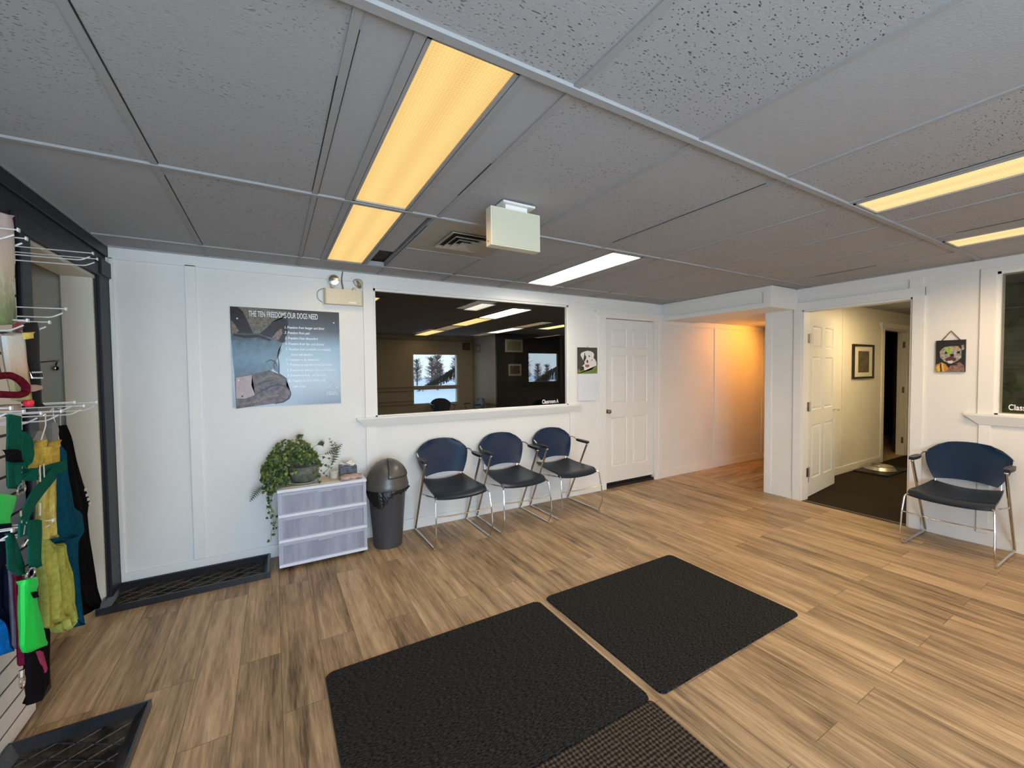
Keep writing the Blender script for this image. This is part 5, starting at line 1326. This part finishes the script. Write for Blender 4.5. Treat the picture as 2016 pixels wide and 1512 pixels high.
hook_wire([(-.715, 2.08, 1.22), (-.715, 2.13, 1.28), (-.715, 2.13, 1.305), (-.71, 2.12, 1.325), (-.715, 2.11, 1.315)], t)
bm = BM(); prism(bm, [(2.06, 1.235), (2.10, 1.265), (2.14, 1.26), (2.17, 1.22), (2.12, 1.16), (2.08, 1.17)], 'x', -.735, -.725)
obj('hanger', bm, mat('smoky_hanger_plastic', (.10, .09, .085), .3), t)
tag(obj('knit_scarf', hung('taupe', .025, .006, 3), C_taupe, None, True), 'mauve taupe knit piece hanging between green pouch and lime sweater', 'scarf')
t, p_ = bundle('dog_collar', 'wide dark green collar with black sleeve at the left edge', 'collar', [('strap', hung('strapA', .012, .003, 2, 20, 8), C_green, True), ('sleeve', hung('sleeveA', .02, .001, 1, 6, 6), C_black, True),
   ('tag_card', hung('cardA', .010, .001, 1, 6, 6), C_bright, True)])
obj('ring', tube(BM(), [(-.665, 1.81 + .022 * math.cos(a * PI / 8), 1.118 + .016 * math.sin(a * PI / 8)) for a in range(16)], .0028, 6, True), M_chrome, t, True)
tag(obj('dog_collar', hung('strapA2', .012, .003, 2, 20, 8), C_green, None, True), 'second dark green collar cut by the left edge, behind the sleeved one', 'collar')
t, _ = bundle('dog_harness', 'dark green harness of crossing straps hanging in the middle of the display', 'harness', [('loop', hung('loopB', .02, .004, 2, 14, 8), C_green, True),
   ('strap', ribbon(BM(), curve_pts([(-.70, 1.935, 1.18), (-.69, 1.90, 1.145), (-.672, 1.95, 1.137), (-.67, 2.02, 1.136), (-.67, 2.135, 1.127)], .03), .040, (0, 0, 1), .005), C_green, True),
   ('strap', ribbon(BM(), curve_pts([(-.66, 2.01, 1.125), (-.66, 1.93, 1.10), (-.66, 1.85, 1.07), (-.66, 1.80, 1.03), (-.66, 1.79, .98)], .03), .046, (0, .5, 1), .005), C_green, True)])
for yy, zz in ((1.925, 1.142), (1.80, 1.03)):
    obj('slider', tube(BM(), [(-.660, yy - .013, zz - .028), (-.660, yy + .013, zz - .028), (-.660, yy + .013, zz + .028), (-.660, yy - .013, zz + .028)], .0026, 6, True), M_chrome, t, True)
t, _ = bundle('dog_leash', 'dark green leash folded flat with bright green pouch below', 'leash', [('strap', hung('strapC', .012, .002, 1, 14, 6), C_green, True), ('strap', hung('strapD', .012, .003, 2, 14, 6), C_green, True),
   ('pouch', hung('pouch', .03, .003, 2, 30, 10), C_bright, True), ('pouch_tag', hung('pouch_tag', .034, 0, 1, 4, 4), C_black, True)])
obj('ring', tube(BM(), [(-.66, 1.825 + .026 * math.cos(a * PI / 8), .853 + .014 * math.sin(a * PI / 8)) for a in range(16)], .003, 6, True), M_chrome, t, True)
for (a, b_) in (((-.66, 1.90, 1.01), (-.66, 1.905, 1.05)), ((-.66, 1.79, .985), (-.66, 1.80, 1.01)), ((-.655, 1.775, .955), (-.655, 1.80, .965))):
    obj('clip', tube(BM(), [a, b_], .004, 6), M_chrome, t, True)
t, _ = bundle('dog_leash', 'maroon rope leash hanging straight down with chrome snap hook', 'leash', [('rope', hung('maroon', .014, .003, 2, 30, 6), C_maroon, True)])
bm = BM(); tube(bm, [(-.70, 1.856 + .012 * math.cos(a * PI / 6), .508 + .018 * math.sin(a * PI / 6)) for a in range(12)], .0035, 6, True); tube(bm, [(-.70, 1.852, .525), (-.70, 1.856, .545)], .007, 8)
obj('snap_hook', bm, M_chrome, t, True)
t, _ = bundle('dog_bag', 'black hanging bag with magenta stripe at the end of the slatted panel', 'bag', [('body', hung('darkbag', .05, .004, 2, 24, 10), mat('black_nylon', (.007, .005, .006), .8, spec=.05), True), ('stripe', hung('magenta', .04, .002, 1, 10, 6), mat('magenta_trim', (.25, .02, .06), .7), True)])
tag(obj('blue_cloth', hung('blue', .03, .006, 3, 16, 10), cloth('royal_blue_cloth', (.004, .13, .42)), None, True), 'royal blue cloth at the left edge above the white slats', 'cloth')
tag(obj('grey_leash', hung('greystrip', .016, .004, 2, 26, 8), cloth('grey_webbing', (.10, .10, .13)), None, True), 'grey fabric strip hanging left of the maroon leash', 'leash')
tag(obj('navy_cloth', hung('navystrip', .025, .006, 3, 26, 10), cloth('dark_navy_cloth', (.008, .012, .03)), None, True), 'dark navy cloth hanging behind the grey strip at the left edge', 'cloth')
def bag_mat(name, top_, midc, bot_):
    m_, t_, b_ = nodes(name)
    c_ = t_.nodes.new('ShaderNodeTexCoord'); sp_ = t_.nodes.new('ShaderNodeSeparateXYZ'); t_.links.new(c_.outputs['Generated'], sp_.inputs[0])
    nn = t_.nodes.new('ShaderNodeTexNoise'); nn.inputs['Scale'].default_value = 14; t_.links.new(c_.outputs['Generated'], nn.inputs['Vector'])
    f_ = mth(t_, 'ADD', sp_.outputs['Z'], mth(t_, 'MULTIPLY', mth(t_, 'SUBTRACT', nn.outputs['Fac'], .5), .35))
    r_ = t_.nodes.new('ShaderNodeValToRGB'); t_.links.new(f_, r_.inputs[0]); el = r_.color_ramp.elements
    el[0].position = .1; el[0].color = (*bot_, 1); el[1].position = .85; el[1].color = (*top_, 1); q = el.new(.48); q.color = (*midc, 1)
    t_.links.new(r_.outputs[0], b_.inputs['Base Color']); b_.inputs['Roughness'].default_value = .3
    return m_
tag(obj('treat_bag', hung('bag1', .05, .006, 3, 30, 10), bag_mat('pastel_bag', (.48, .42, .42), (.42, .38, .28), (.12, .17, .07)), None, True), 'tall pastel pink to green bag at the top left corner of the display', 'treat bag')
tag(obj('treat_bag', hung('bag2', .04, .005, 2, 26, 10), bag_mat('white_yellow_bag', (.50, .50, .46), (.50, .38, .28), (.34, .32, .12)), None, True), 'white and yellow bag hanging above the maroon rope loop', 'treat bag')
bm = BM(); box(bm, -.694, -.690, 1.93, 1.985, 1.485, 1.493); box(bm, -.694, -.690, 1.93, 1.985, 1.499, 1.504)
tag(obj('treat_bag', hung('bag3', .04, .006, 3, 16, 10), bag_mat('blue_grey_bag', (.10, .15, .19), (.05, .06, .12), (.05, .10, .10)), None, True), 'dark blue grey bag at the left edge above the rope loop', 'treat bag')
tag(obj('treat_bag', hung('bag4', .02, .002, 1, 8, 8), bag_mat('red_green_bag', (.32, .03, .03), (.28, .04, .04), (.12, .16, .08)), None, True), 'small red and green packet on the second row of hooks', 'treat bag')
t, _ = bundle('dog_collar', 'black collar with yellow tag and silver buckle hanging in front of the closet', 'collar', [('strap', hung('blackstrap', .016, .002, 1, 24, 8), mat('black_leather', (.007, .007, .008), .6, spec=.15), True), ('yellow_tag', hung('blacktag', .02, 0, 1, 4, 4), mat('yellow_card', (.62, .50, .10), .5), False),
   ('pink_sleeve', hung('pinktag', .018, 0, 1, 4, 4), mat('dusty_pink_band', (.38, .25, .21), .5), False)])
x_, pb = ITEMS['buckle']
obj('buckle', tube(BM(), [(-.688, a, b_) for a, b_ in pb], .0028, 6, True), M_chrome, t, True)
lp_ = [(-.69, 1.66, 1.452), (-.69, 1.742, 1.458), (-.69, 1.846, 1.463), (-.69, 1.903, 1.447), (-.69, 1.938, 1.424), (-.69, 1.93, 1.404), (-.69, 1.884, 1.4), (-.69, 1.788, 1.407), (-.69, 1.66, 1.412)]
tag(obj('rope_leash', tube(BM(), curve_pts(lp_, .02, 4), .0105, 10), cloth('maroon_rope', (.12, .008, .02), .4), None, True), 'thick maroon rope looped sideways over the display hooks', 'leash')
bm = BM(); bmesh.ops.create_icosphere(bm, subdivisions=3, radius=.0135)
for v in bm.verts: v.co *= 1 + .06 * math.sin(v.co.x * 400) * math.sin(v.co.y * 380); v.co += Vector((-.70, 1.975, 1.37))
tag(obj('chew_ball', bm, mat('red_rubber', (.75, .02, .05), .5), None, 'all'), 'small bright red ball hanging under the rope loop', 'ball')
tag(obj('treat_box', bx(-.76, -.72, 1.80, 1.985, 1.345, 1.368, .003), mat('pinkish_card', (.45, .38, .33), .6)), 'flat pinkish package lying over the third row of hooks', 'package')
# coat rail and knob inside the closet
cr_ = thing('coat_rail', 'pale coat rail board with one chrome hook inside the closet', 'coat rail', (-1.5, 3.70, 1.525))
obj('board', bx(-.5, .395, -.018, 0, -.036, .036, .002), M_cream, cr_)
bm = BM(); tube(bm, curve_pts([(.335, -.018, .03), (.335, -.05, .02), (.335, -.07, -.01)], .015), .005, 8); bmesh.ops.create_uvsphere(bm, u_segments=14, v_segments=10, radius=.017, matrix=Matrix.Translation((.335, -.075, -.02)))
tube(bm, [(.335, -.03, .028), (.2, -.03, .012)], .004, 6)
obj('hook', bm, M_chrome, cr_, True)
